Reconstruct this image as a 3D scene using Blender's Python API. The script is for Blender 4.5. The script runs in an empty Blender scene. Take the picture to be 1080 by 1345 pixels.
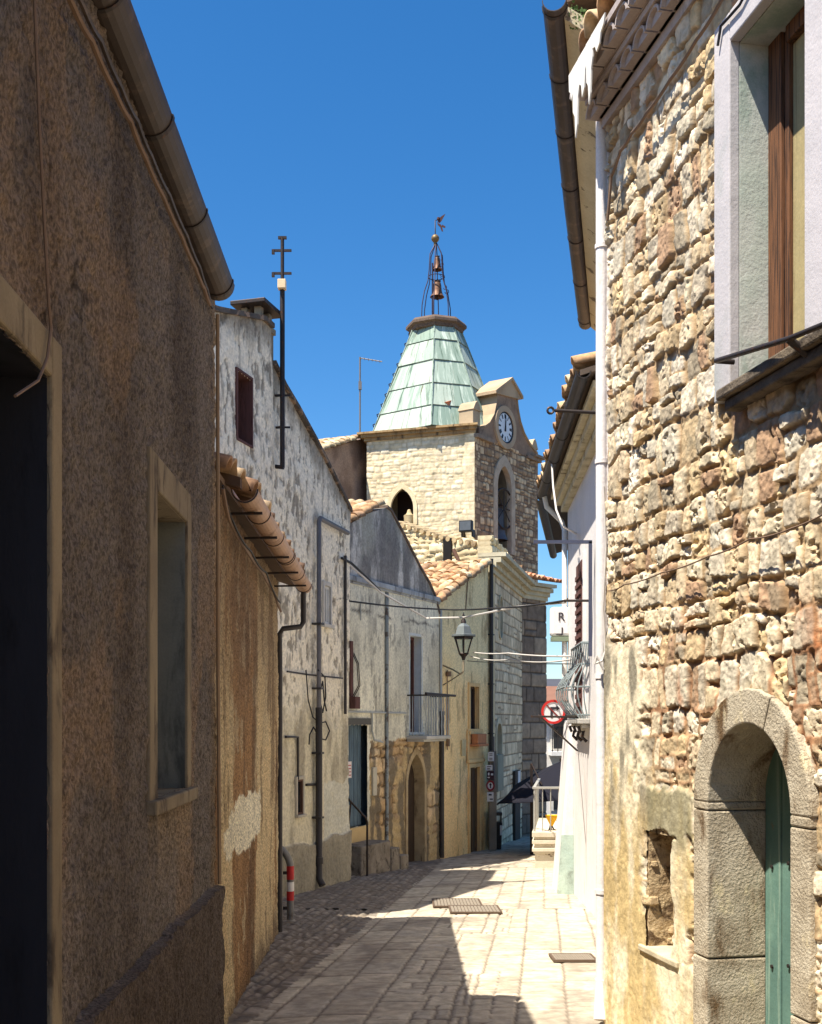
import bpy, bmesh, math, random
import numpy as np
from mathutils import Vector, Matrix

S = bpy.context.scene
COL = S.collection
R = math.radians
random.seed(7)

# ------------------------------------------------------------------ camera, sky, sun, exposure
EYE = 1.7                      # eye height above the ground at the camera's feet; the street falls 5 %
F = 1500.0                     # focal length in photograph pixels (1080 wide)
HX, HY = 540.0, 948.0          # where the level view axis meets the photograph
cam_d = bpy.data.cameras.new('camera')
cam = bpy.data.objects.new('camera', cam_d); COL.objects.link(cam)
cam.location = (0, 0, EYE); cam.rotation_euler = (R(90), 0, 0)
cam_d.sensor_fit = 'HORIZONTAL'; cam_d.sensor_width = 36; cam_d.lens = 36 * F / 1080
cam_d.shift_y = (HY - 672.5) / 1080
cam_d.clip_start = 0.05; cam_d.clip_end = 6000
S.camera = cam

SUN = Vector((-0.405, -0.315, 1.0)).normalized()      # towards the sun
world = bpy.data.worlds.new('World'); S.world = world; world.use_nodes = True
wn = world.node_tree.nodes; wl = world.node_tree.links
sky = wn.new('ShaderNodeTexSky'); sky.sky_type = 'NISHITA'; sky.sun_disc = False
sky.sun_elevation = math.asin(SUN.z); sky.sun_rotation = math.atan2(SUN.x, SUN.y)
sky.altitude = 600; sky.air_density = 1.1; sky.dust_density = 0.7; sky.ozone_density = 6.0
bg = wn['Background']; bg.inputs['Strength'].default_value = 0.084
hs = wn.new('ShaderNodeHueSaturation'); hs.inputs['Saturation'].default_value = 1.27; hs.inputs['Hue'].default_value = .5
wl.new(sky.outputs[0], hs.inputs['Color']); wl.new(hs.outputs[0], bg.inputs['Color'])
sl = bpy.data.lights.new('sun', 'SUN'); sl.energy = 4.9; sl.angle = R(0.5); sl.color = (1, 0.93, 0.82)
so = bpy.data.objects.new('sun', sl); COL.objects.link(so)
so.rotation_euler = (-SUN).to_track_quat('-Z', 'Y').to_euler()
S.view_settings.view_transform = 'Standard'; S.view_settings.look = 'None'
S.view_settings.gamma = 1; S.view_settings.use_curve_mapping = False
S.view_settings.exposure = 1.1
S.render.engine = 'CYCLES'
S.cycles.use_denoising = True
S.cycles.max_bounces = 10; S.cycles.diffuse_bounces = 8

# ------------------------------------------------------------------ helpers
def C(r, g, b):
    f = lambda c: (c / 255 / 12.92) if c / 255 <= 0.04045 else ((c / 255 + 0.055) / 1.055) ** 2.4
    return (f(r), f(g), f(b))

def ground(y): return -0.05 * y if y < 45 else -2.25

def PX(px, py, Y): return Vector(((px - HX) / F * Y, Y, EYE + (HY - py) / F * Y))

def hsh(a, b, seed):
    h = (a.astype(np.int64) * 374761393 + b.astype(np.int64) * 668265263 + int(seed) * 974634777) & 0xffffffff
    h = ((h ^ (h >> 13)) * 1274126177) & 0xffffffff
    h = ((h ^ (h >> 15)) * 2246822519) & 0xffffffff
    h = h ^ (h >> 16)
    return h / 4294967295.0

def vn(x, y, seed=0):
    xi = np.floor(x); yi = np.floor(y); fx = x - xi; fy = y - yi
    fx = fx * fx * (3 - 2 * fx); fy = fy * fy * (3 - 2 * fy)
    a = hsh(xi, yi, seed); b = hsh(xi + 1, yi, seed); c = hsh(xi, yi + 1, seed); d = hsh(xi + 1, yi + 1, seed)
    return (a * (1 - fx) + b * fx) * (1 - fy) + (c * (1 - fx) + d * fx) * fy

def fbm(x, y, seed=0, o=4):
    s = 0; a = 0.5; t = 0
    for i in range(o):
        s = s + a * vn(x, y, seed + i * 17); t += a; a *= 0.5; x = x * 2.03 + 3.1; y = y * 2.03 + 1.7
    return s / t

def sst(a, b, x):
    t = np.clip((x - a) / (b - a), 0, 1); return t * t * (3 - 2 * t)

def stones(U, Z, rh, sw, seed, warp=0.04, wf=2.5, split=0.35, corner=0.05, lo=0.6, hi=1.5, chamfer=0.0):
    """Coursed rubble: for each point the distance to its stone's edge, and random numbers of that stone."""
    rng = np.random.RandomState(seed)
    u = U + warp * 2 * (fbm(U * wf, Z * wf, seed, 3) - 0.5); z = Z + warp * 2 * (fbm(U * wf + 9, Z * wf + 5, seed + 3, 3) - 0.5)
    ed = [z.min() - 1.0]
    while ed[-1] < z.max() + 0.5: ed.append(ed[-1] + rh * rng.uniform(lo, hi))
    ed = np.array(ed); r = np.searchsorted(ed, z) - 1
    uc = np.zeros_like(u); w = np.ones_like(u); idx = np.zeros(u.shape, np.int64)
    for k in np.unique(r):
        m = r == k
        a0, a1 = u[m].min() - 1, u[m].max() + 1
        n = int((a1 - a0) / (sw * 0.55)) + 4
        e = a0 + rng.uniform(0, sw) + np.cumsum(sw * rng.uniform(0.55, 1.75, n))
        e = np.concatenate([[a0 - 1], e])
        i = np.clip(np.searchsorted(e, u[m]) - 1, 0, len(e) - 2)
        uc[m] = (e[i] + e[i + 1]) / 2; w[m] = e[i + 1] - e[i]; idx[m] = i
    zl = ed[r]; zh = ed[r + 1]
    sp = hsh(r, idx, seed + 50) < split; fr = zl + (zh - zl) * (0.35 + 0.3 * hsh(r, idx, seed + 51))
    top = sp & (z > fr); bot = sp & ~top
    zl = np.where(top, fr, zl); zh = np.where(bot, fr, zh); idx = idx * 2 + top
    zc = (zl + zh) / 2; h = zh - zl
    dx = w / 2 - np.abs(u - uc); dz = h / 2 - np.abs(z - zc)
    c = np.minimum(corner, 0.45 * np.minimum(w, h))
    qx = np.maximum(c - dx, 0); qz = np.maximum(c - dz, 0)
    e = np.where((qx > 0) & (qz > 0), c - np.hypot(qx, qz), np.minimum(dx, dz))
    if chamfer:
        for i, sg in enumerate(((1, 1), (1, -1), (-1, 1), (-1, -1))):
            k = chamfer * (.1 + 1.2 * hsh(r, idx, seed + 70 + i)) * np.minimum(w, h)
            e = np.minimum(e, ((w / 2 - sg[0] * (u - uc)) + (h / 2 - sg[1] * (z - zc)) - k) * .75)
    rn = [hsh(r, idx, seed + 60 + i) for i in range(5)]
    return e, rn, (u - uc) / (w / 2), (z - zc) / (h / 2)

def crack(U, Z, seed, sc=.8, w=.006):
    a = np.abs(fbm(U * sc, Z * sc, seed, 5) - .5)
    return sst(w, w * .3, a) * sst(.52, .6, fbm(U * .6 + 3, Z * .6, seed + 9, 2))

def palette(r, cols):
    cols = np.array(cols); i = np.minimum((r * len(cols)).astype(int), len(cols) - 1); return cols[i]

def mix(a, b, t): return a * (1 - t[..., None]) + b * t[..., None]

# ---- objects
def tag(o, label=None, cat=None, group=None, kind=None):
    if label: o['label'] = label
    if cat: o['category'] = cat
    if group: o['group'] = group
    if kind: o['kind'] = kind
    return o

def T(name, label, cat, loc, group=None):
    o = bpy.data.objects.new(name, None); COL.objects.link(o); o.location = loc
    o.empty_display_size = 0.2
    return tag(o, label, cat, group)

def put(name, me, mats, parent=None, smooth=False, bevel=0):
    me.validate(clean_customdata=False)
    o = bpy.data.objects.new(name, me); COL.objects.link(o)
    for m in (mats if isinstance(mats, (list, tuple)) else [mats]): me.materials.append(m)
    if smooth:
        me.polygons.foreach_set('use_smooth', [True] * len(me.polygons)); me.set_sharp_from_angle(angle=R(50))
    if parent is not None:
        o.parent = parent
        if parent.type == 'EMPTY': o.matrix_parent_inverse = Matrix.Translation(-parent.location)
    if bevel:
        b = o.modifiers.new('bevel', 'BEVEL'); b.width = bevel; b.segments = 2; b.limit_method = 'ANGLE'; b.angle_limit = R(40)
    return o

def copy_tree(o, parent=None):
    c = o.copy(); COL.objects.link(c); c.parent = parent
    for ch in list(o.children): copy_tree(ch, c)
    return c

class MB:
    def __init__(s): s.v = []; s.f = []; s.m = []; s.p = []
    def add(s, vs, fs, mi=0):
        s.p.append((list(vs), list(fs))); n = len(s.v); s.v += [tuple(v) for v in vs]; s.f += [tuple(i + n for i in f) for f in fs]; s.m += [mi] * len(fs); return s
    def hexa(s, p, mi=0):     # 8 corners: bottom ring then top ring
        return s.add(p, [(0, 3, 2, 1), (4, 5, 6, 7), (0, 1, 5, 4), (1, 2, 6, 5), (2, 3, 7, 6), (3, 0, 4, 7)], mi)
    def obox(s, o, a, b, c, mi=0):
        o, a, b, c = Vector(o), Vector(a), Vector(b), Vector(c)
        return s.hexa([o, o + a, o + a + b, o + b, o + c, o + a + c, o + a + b + c, o + b + c], mi)
    def box(s, x0, x1, y0, y1, z0, z1, mi=0): return s.obox((x0, y0, z0), (x1 - x0, 0, 0), (0, y1 - y0, 0), (0, 0, z1 - z0), mi)
    def prism(s, poly, vec, mi=0):
        n = len(poly); vec = Vector(vec); a = [Vector(p) for p in poly]
        return s.add(a + [p + vec for p in a], [tuple(range(n))[::-1], tuple(range(n, 2 * n))] + [(i, (i + 1) % n, n + (i + 1) % n, n + i) for i in range(n)], mi)
    def tube(s, pts, r, n=8, mi=0, caps=True):
        pts = [Vector(p) for p in pts]; rs = r if isinstance(r, (list, tuple)) else [r] * len(pts)
        vs = []; up = None
        for i, p in enumerate(pts):
            d = (pts[min(i + 1, len(pts) - 1)] - pts[max(i - 1, 0)])
            d = d.normalized() if d.length > 1e-9 else Vector((0, 0, 1))
            if up is None: up = Vector((0, 0, 1)) if abs(d.z) < 0.9 else Vector((1, 0, 0))
            x = up.cross(d)
            if x.length < 1e-5: x = Vector((0, 1, 0)).cross(d)
            x.normalize(); y = d.cross(x).normalized(); up = y
            for k in range(n):
                a = 2 * math.pi * k / n; vs.append(p + (x * math.cos(a) + y * math.sin(a)) * rs[i])
        fs = []
        for i in range(len(pts) - 1):
            for k in range(n):
                k2 = (k + 1) % n; fs.append((i * n + k, i * n + k2, (i + 1) * n + k2, (i + 1) * n + k))
        if caps: fs.append(tuple(range(n))[::-1]); fs.append(tuple((len(pts) - 1) * n + k for k in range(n)))
        return s.add(vs, fs, mi)
    def lathe(s, c, prof, n=16, mi=0, rot=0):
        c = Vector(c); vs = []; fs = []
        for r, z in prof:
            for k in range(n):
                a = 2 * math.pi * k / n + rot; vs.append(c + Vector((r * math.cos(a), r * math.sin(a), z)))
        for i in range(len(prof) - 1):
            for k in range(n):
                k2 = (k + 1) % n; fs.append((i * n + k, i * n + k2, (i + 1) * n + k2, (i + 1) * n + k))
        fs.append(tuple(range(n))[::-1]); fs.append(tuple((len(prof) - 1) * n + k for k in range(n)))
        return s.add(vs, fs, mi)
    def build(s, name, mats, parent=None, smooth=False, bevel=0):
        me = bpy.data.meshes.new(name); me.from_pydata(s.v, [], s.f)
        me.polygons.foreach_set('material_index', s.m)
        bm = bmesh.new(); bm.from_mesh(me); bmesh.ops.recalc_face_normals(bm, faces=bm.faces); bm.to_mesh(me); bm.free()
        return put(name, me, mats, parent, smooth, bevel)

def each(mb, name, mats, parent=None, smooth=False, bevel=0):
    """every piece of the builder as an object of its own"""
    for vs, fs in mb.p: MB().add(vs, fs).build(name, mats, parent, smooth, bevel)

class Wall:
    """A vertical plane from A to B (plan); u runs from A, n points to the street."""
    def __init__(s, A, B, n_side):
        s.A = Vector((A[0], A[1], 0)); B = Vector((B[0], B[1], 0)); s.L = (B - s.A).length; s.d = (B - s.A).normalized()
        s.n = Vector((s.d.y, -s.d.x, 0)) * n_side
    def P(s, u, z, off=0): p = s.A + s.d * u + s.n * off; return Vector((p.x, p.y, z))
    def at(s, px, py=HY, off=0):
        q = (px - HX) / F; a = s.A + s.n * off        # a.x + d.x u = q (a.y + d.y u)
        u = (q * a.y - a.x) / (s.d.x - q * s.d.y); Y = a.y + s.d.y * u
        return u, EYE + (HY - py) / F * Y
    def pt(s, px, py, off=0): u, z = s.at(px, py, off); return s.P(u, z, off)
    def box(s, mb, u0, u1, z0, z1, o0, o1, mi=0):
        return mb.obox(s.P(u0, z0, o0), s.d * (u1 - u0), s.n * (o1 - o0), (0, 0, z1 - z0), mi)
    def poly(s, mb, uz, o0, o1, mi=0): return mb.prism([s.P(u, z, o0) for u, z in uz], s.n * (o1 - o0), mi)

def gridwall(name, W, u0, u1, zb, zt, res, hf, cf, mat, parent=None, holes=(), skirt=0.25, smooth=True, resz=None):
    nu = max(2, int(math.ceil((u1 - u0) / res))); us = np.linspace(u0, u1, nu + 1)
    zbv = zb(us) if callable(zb) else np.full(nu + 1, float(zb)); ztv = zt(us) if callable(zt) else np.full(nu + 1, float(zt))
    nz = max(2, int(math.ceil((ztv - zbv).max() / (resz or res)))); t = np.linspace(0, 1, nz + 1)
    U = np.repeat(us[:, None], nz + 1, 1); Z = zbv[:, None] + (ztv - zbv)[:, None] * t[None, :]
    H = hf(U, Z); Cc = cf(U, Z)
    P = np.empty((nu + 1, nz + 1, 3))
    P[..., 0] = W.A.x + W.d.x * U + W.n.x * H; P[..., 1] = W.A.y + W.d.y * U + W.n.y * H; P[..., 2] = Z
    I = np.arange((nu + 1) * (nz + 1)).reshape(nu + 1, nz + 1)
    fa = np.stack([I[:-1, :-1], I[1:, :-1], I[1:, 1:], I[:-1, 1:]], -1).reshape(-1, 4)
    cu = (U[:-1, :-1] + U[1:, 1:]).ravel() / 2; cz = (Z[:-1, :-1] + Z[1:, 1:]).ravel() / 2
    keep = np.ones(len(fa), bool)
    for h in holes:
        keep &= ~h(cu, cz) if callable(h) else ~((cu > h[0]) & (cu < h[1]) & (cz > h[2]) & (cz < h[3]))
    fa = fa[keep]
    V = P.reshape(-1, 3); CV = Cc.reshape(-1, 3)
    if skirt:
        ring = np.concatenate([I[:, 0], I[-1, 1:], I[-2::-1, -1], I[0, -2:0:-1]])
        ur = U.ravel()[ring]; zr = Z.ravel()[ring]
        B = np.stack([W.A.x + W.d.x * ur - W.n.x * skirt, W.A.y + W.d.y * ur - W.n.y * skirt, zr], -1)
        n0 = len(V); V = np.concatenate([V, B]); CV = np.concatenate([CV, CV[ring]])
        k = np.arange(len(ring)); k2 = (k + 1) % len(ring)
        fa = np.concatenate([fa, np.stack([ring, n0 + k, n0 + k2, ring[k2]], -1)])
    # face the street
    a, b, c = V[fa[0][0]], V[fa[0][1]], V[fa[0][2]]
    if np.dot(np.cross(b - a, c - a), np.array(W.n)) < 0: fa = fa[:, ::-1]
    return mesh_np(name, V, fa, CV, mat, parent, smooth)

def mesh_np(name, V, fa, CV, mat, parent=None, smooth=True, FUV=None):
    me = bpy.data.meshes.new(name); nf = len(fa)
    me.vertices.add(len(V)); me.vertices.foreach_set('co', np.ascontiguousarray(V, np.float32).ravel())
    me.loops.add(nf * 4); me.loops.foreach_set('vertex_index', np.ascontiguousarray(fa, np.int32).ravel())
    me.polygons.add(nf); me.polygons.foreach_set('loop_start', np.arange(nf, dtype=np.int32) * 4)
    me.update(calc_edges=True)
    if CV is not None:
        at = me.color_attributes.new('Col', 'FLOAT_COLOR', 'POINT')
        at.data.foreach_set('color', np.concatenate([CV, np.ones((len(CV), 1))], 1).astype(np.float32).ravel())
    if FUV is not None:
        at = me.attributes.new('fuv', 'FLOAT_VECTOR', 'POINT'); at.data.foreach_set('vector', np.ascontiguousarray(FUV, np.float32).ravel())
    o = put(name, me, mat, parent, False)
    if smooth: me.polygons.foreach_set('use_smooth', np.ones(len(me.polygons), bool)); 
    if smooth and hasattr(me, 'set_sharp_from_angle'): me.set_sharp_from_angle(angle=R(65))
    return o

def tiles(name, o, ea, eb, cols, rows, mat, parent=None, pitch=0.2, run=0.34, seed=1, amp=0.05, wob=0.02, base=None):
    """Barrel-tile roof: o eave corner, ea unit along the eave, eb unit up the slope."""
    o = np.array(o, float); ea = np.array(ea, float); eb = np.array(eb, float); n = np.cross(ea, eb); n /= np.linalg.norm(n)
    if n[2] < 0: n = -n
    k = 8; m = 4
    s = np.linspace(0, cols, cols * k + 1)
    tt = np.concatenate([np.array([i + 1e-3, i + .3, i + .65, i + .997]) for i in range(rows)])
    Sg, Tg = np.meshgrid(s, tt, indexing='ij')
    ci = np.floor(np.minimum(Sg, cols - 1e-6)); ri = np.floor(Tg)
    r1 = hsh(ci, ri, seed); r2 = hsh(ci, ri, seed + 1); r3 = hsh(ci, ri, seed + 2)
    f = Sg - ci
    prof = np.sqrt(np.clip(1 - (2 * f - 1) ** 2, 0, 1)) * amp * 2
    prof = np.where(np.minimum(f, 1 - f) < 0.1, 0, prof)
    lift = (1 - (Tg - ri)) * 0.035 + (r1 - .5) * wob
    Hh = prof + lift + wob * 3 * (fbm(Sg * .15, Tg * .3, seed) - .5)
    Tl = (Tg + (r2 - .5) * 0.22) * run
    V = o + ea * (Sg * pitch)[..., None] + eb * Tl[..., None] + n * Hh[..., None]
    cp = palette(r3, base or [C(196, 170, 132), C(178, 142, 104), C(208, 186, 150), C(160, 128, 98), C(190, 150, 110)])
    g = fbm(V[..., 0] * 6, V[..., 1] * 6 + V[..., 2] * 5, seed, 3)
    cp = cp * (0.65 + 0.7 * g[..., None])
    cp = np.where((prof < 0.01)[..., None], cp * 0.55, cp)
    a, b = Sg.shape; I = np.arange(a * b).reshape(a, b)
    fa = np.stack([I[:-1, :-1], I[1:, :-1], I[1:, 1:], I[:-1, 1:]], -1).reshape(-1, 4)
    ob = mesh_np(name, V.reshape(-1, 3), fa, cp.reshape(-1, 3), mat, parent, True)
    so_ = ob.modifiers.new('solid', 'SOLIDIFY'); so_.thickness = 0.018; so_.offset = -1
    return ob

# ------------------------------------------------------------------ materials
def nt(name):
    m = bpy.data.materials.new(name); m.use_nodes = True
    t = m.node_tree; b = t.nodes['Principled BSDF']; b.inputs['Specular IOR Level'].default_value = 0.25
    return m, t.nodes, t.links, b

def noise(n, l, co, scale, detail=5, stretch=None, rough=0.6, dist=0.0):
    x = n.new('ShaderNodeTexNoise'); x.inputs['Scale'].default_value = scale; x.inputs['Detail'].default_value = detail
    x.inputs['Roughness'].default_value = rough; x.inputs['Distortion'].default_value = dist
    if stretch:
        mp = n.new('ShaderNodeMapping'); mp.inputs['Scale'].default_value = stretch; l.new(co, mp.inputs['Vector']); co = mp.outputs[0]
    l.new(co, x.inputs['Vector']); return x.outputs['Fac']

def ramp(n, l, fac, a, b):
    r = n.new('ShaderNodeMapRange'); r.interpolation_type = 'SMOOTHSTEP'
    r.inputs['From Min'].default_value = a; r.inputs['From Max'].default_value = b; l.new(fac, r.inputs['Value']); return r.outputs[0]

def mixc(n, l, fac, a, b, mode='MIX'):
    x = n.new('ShaderNodeMix'); x.data_type = 'RGBA'; x.blend_type = mode
    for i, v in ((0, fac), (6, a), (7, b)):
        if hasattr(v, 'links'): l.new(v, x.inputs[i])
        else: x.inputs[i].default_value = v if isinstance(v, (int, float)) else (*v, 1)
    return x.outputs[2]

def bump(n, l, b, hts, dist):
    prev = None
    for h, st, d in hts:
        x = n.new('ShaderNodeBump'); x.inputs['Strength'].default_value = st; x.inputs['Distance'].default_value = d
        l.new(h, x.inputs['Height'])
        if prev: l.new(prev, x.inputs['Normal'])
        prev = x.outputs[0]
    l.new(prev, b.inputs['Normal'])

def M_attr(name, rough=0.9, var=0.35, scale=14, bs=0.4, bd=0.01, bscale=60, stretch=None, lo=.25, hi=.75):
    m, n, l, b = nt(name); b.inputs['Roughness'].default_value = rough
    a = n.new('ShaderNodeAttribute'); a.attribute_name = 'Col'
    co = n.new('ShaderNodeTexCoord').outputs['Object']
    f = noise(n, l, co, scale, 6, stretch)
    g = ramp(n, l, f, lo, hi)
    dk = mixc(n, l, 1.0, a.outputs['Color'], (1 - var, 1 - var, 1 - var), 'MULTIPLY')
    lt = mixc(n, l, 1.0, a.outputs['Color'], (1 + var * .75, 1 + var * .75, 1 + var * .75), 'MULTIPLY')
    l.new(mixc(n, l, g, dk, lt), b.inputs['Base Color'])
    bump(n, l, b, [(noise(n, l, co, bscale, 5), bs, bd)], bd)
    return m

def M_plaster(name, c1, c2, c3=None, scale=1.2, sscale=2.0, stretch=(3, 3, .35), thr=(.52, .66), bscale=30, bs=.5, bd=.01, rough=.92, c4=None, thr4=(.6, .7), s4=4):
    m, n, l, b = nt(name); b.inputs['Roughness'].default_value = rough
    co = n.new('ShaderNodeTexCoord').outputs['Object']
    col = mixc(n, l, ramp(n, l, noise(n, l, co, scale, 7), .3, .7), c1, c2)
    if c3: col = mixc(n, l, ramp(n, l, noise(n, l, co, sscale, 8, stretch, .65, .4), *thr), col, c3)
    if c4: col = mixc(n, l, ramp(n, l, noise(n, l, co, s4, 9, (1, 1, .55), .7), *thr4), col, c4)
    fine = noise(n, l, co, bscale * 2.5, 4)
    col = mixc(n, l, 1.0, col, mixc(n, l, fine, (.78, .78, .78), (1.2, 1.2, 1.2)), 'MULTIPLY')
    l.new(col, b.inputs['Base Color'])
    bump(n, l, b, [(noise(n, l, co, bscale, 6), bs, bd), (noise(n, l, co, 4, 4), .25, .03)], bd)
    return m

def M_plain(name, c, rough=.6, metal=0.0, var=.25, scale=8, c2=None, thr=(.5, .68), stretch=None, bs=.15, bscale=40):
    m, n, l, b = nt(name); b.inputs['Roughness'].default_value = rough; b.inputs['Metallic'].default_value = metal
    co = n.new('ShaderNodeTexCoord').outputs['Object']
    f = noise(n, l, co, scale, 6, stretch)
    col = mixc(n, l, f, tuple(x * (1 - var) for x in c), tuple(min(1, x * (1 + var)) for x in c))
    if c2: col = mixc(n, l, ramp(n, l, noise(n, l, co, scale * 1.7, 7, stretch), *thr), col, c2)
    l.new(col, b.inputs['Base Color'])
    bump(n, l, b, [(noise(n, l, co, bscale, 4, stretch), bs, .005)], .005)
    return m

def M_glass(name, c=(.02, .022, .025), rough=.08):
    m, n, l, b = nt(name); b.inputs['Base Color'].default_value = (*c, 1); b.inputs['Roughness'].default_value = rough
    b.inputs['Specular IOR Level'].default_value = .5
    co = n.new('ShaderNodeTexCoord').outputs['Object']; bump(n, l, b, [(noise(n, l, co, 3, 2), .1, .01)], .01)
    return m

ATT = M_attr('weathered stone', .93, .3, 16, .5, .008, 70)
ATT_F = M_attr('distant stone', .93, .25, 5, .5, .02, 18)
ATT_P = M_attr('paving stone', .85, .3, 9, .45, .004, 90)
ATT_S = M_attr('rough stucco', .95, .25, 22, .8, .01, 55)
ATT_R = M_attr('grained stucco', .97, .44, 80, 1.0, .03, 70, (1, 1, .6), .36, .64)
ATT_T = M_attr('terracotta tile', .9, .3, 20, .4, .005, 60)
ATT_D = M_attr('painted sheet', .7, .2, 6, .1, .004, 30)
IRON = M_plain('dark iron', C(58, 52, 50), .55, .5, .3, 20, C(90, 58, 40), (.55, .7))
PIPE = M_plain('brown pipe', C(66, 57, 52), .5, .15, .3, 6, C(92, 78, 68), (.52, .7))
PIPE_TAN = M_plain('tan conduit', C(150, 124, 94), .6, 0, .25, 6)
PIPE_DK = M_plain('dark pipe', C(62, 58, 56), .5, .2, .3, 6)
PIPE_LT = M_plain('copper toned gutter', C(172, 138, 112), .45, .25, .2, 5, C(128, 96, 74), (.5, .7))
GALV = M_plain('grey metal', C(112, 108, 106), .55, .2, .25, 10)
CABLE = M_plain('black cable', C(40, 38, 38), .6, 0, .2)
CABLE_L = M_plain('pale cable', C(196, 190, 182), .6, 0, .2)
CABLE_B = M_plain('brown cable', C(120, 98, 80), .7, 0, .3)
GLASS = M_glass('window glass')
DARK = M_plain('dark interior', C(28, 25, 24), .95, 0, .3)
STONE = M_plaster('dressed stone', C(176, 166, 150), C(150, 142, 128), C(120, 106, 84), 3, 4, (1, 1, .4), (.55, .75), 55, .9, .01)
# ------------------------------------------------------------------ the ground and the street
def make_ground():
    xs = [-3000, -400, -60, -12, -4, 0, 4, 12, 60, 400, 3000]; ys = [-3000, -200, -20, 0, 20, 44.99, 60, 200, 800, 3000]
    mb = MB(); vs = [(x, y, (ground(y) if y > -20 else 1.0) - 0.06) for y in ys for x in xs]; w = len(xs)
    mb.add(vs, [(j * w + i, j * w + i + 1, (j + 1) * w + i + 1, (j + 1) * w + i) for j in range(len(ys) - 1) for i in range(w - 1)])
    o = mb.build('ground', M_plaster('earth', C(120, 108, 92), C(98, 90, 76), None, .5))
    tag(o, kind='structure')
make_ground()

def street_h(X, Y):
    """Slabs in long courses up the middle, small cobbles along both sides: height and colour."""
    t = X - (-1.2 + 0.115 * (Y - 8)); s = Y
    e, rn, a, b = stones(s + 0 * t, t, 0.355, 0.40, 11, 0.012, 1.3, 0.0, 0.02, .94, 1.06)
    e2, rn2, a2, b2 = stones(s, t, 0.20, 0.27, 23, 0.025, 2.0, .3, 0.03)
    e3, rn3, a3, b3 = stones(s, t, 0.12, 0.17, 31, 0.03, 3.0, .2, 0.03)
    col_c = np.floor((t - 0.0) / 0.36)
    patch = ((t > 0.95) & (t < 1.75) & (fbm(s * .9, t * 1.1, 5, 2) > .42)) & (Y < 15)
    cob = (t < 0.02 + .05 * (vn(s * 3, s * 0, 9) - .5)) | (t > 2.55 + .2 * (vn(s * 1.1, s * 0, 8) - .5) + np.maximum(0, (Y - 10)) * .12)
    E = np.where(cob, e3, np.where(patch, e2, e)); r1 = np.where(cob, rn3[0], np.where(patch, rn2[0], rn[0])); r2 = np.where(cob, rn3[1], np.where(patch, rn2[1], rn[1]))
    A = np.where(cob, a3, a); B = np.where(cob, b3, b)
    jw = np.where(cob, .009, .0035) * (.5 + 1.3 * vn(s * 5, t * 5, 77))
    p = sst(0, 1, (E - jw) / np.where(cob, .03, .014))
    H = p * np.where(cob, .018, .010) + (r1 - .5) * np.where(cob, .012, .006) + A * (r2 - .5) * .008 + (fbm(s * 25, t * 25, 3, 3) - .5) * np.where(cob, .012, .006)
    c = palette(r2, [C(180, 169, 148), C(188, 177, 155), C(168, 157, 138), C(182, 170, 149), C(174, 164, 146)])
    cc = palette(r2, [C(142, 132, 119), C(130, 121, 109), C(152, 142, 128), C(120, 112, 102)])
    c = np.where(cob[..., None], cc, c)
    c = c * (.78 + .44 * fbm(s * 4, t * 4, 44, 4))[..., None]; c = mix(c, np.array(C(120, 108, 96)) * np.ones_like(c), sst(.55, .72, fbm(s * 1.3, t * 1.7, 45, 6)) * .5)
    j = np.array(C(122, 110, 95)); c = mix(j[None, None, :] * np.ones_like(c), c, np.clip(p + .05, 0, 1))
    return H, c

class Flat:  # adapter: a sheet over X (u) and Y
    pass
def make_street(name, x0, x1, y0, y1, rx, ry):
    nx = int((x1 - x0) / rx); ny = int((y1 - y0) / ry)
    xs = np.linspace(x0, x1, nx + 1); ys = np.linspace(y0, y1, ny + 1); X, Y = np.meshgrid(xs, ys, indexing='ij')
    H, Cc = street_h(X, Y)
    Z = -0.05 * Y - .02 + H - 0.05 * np.exp(-((X - (-1.1 + .115 * (Y - 8))) / .35) ** 2) * (Y > 0) * .5
    V = np.stack([X, Y, Z], -1).reshape(-1, 3); I = np.arange(V.shape[0]).reshape(nx + 1, ny + 1)
    fa = np.stack([I[:-1, :-1], I[1:, :-1], I[1:, 1:], I[:-1, 1:]], -1).reshape(-1, 4)
    return V, fa, Cc.reshape(-1, 3)
parts = [make_street('a', -1.7, 3.0, 7.0, 15.0, .018, .018), make_street('b', -2.8, 4.2, 15.0, 22, .027, .03), make_street('c', -2.8, 9, 22, 42, .09, .09), make_street('d', -1.7, 2.9, -4, 7.0, .06, .06)]
V = []; fa = []; cv = []; n0 = 0
for v, f, c in parts: V.append(v); fa.append(f + n0); cv.append(c); n0 += len(v)
st = mesh_np('street', np.concatenate(V), np.concatenate(fa), np.concatenate(cv), ATT_P); tag(st, kind='structure')

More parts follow.
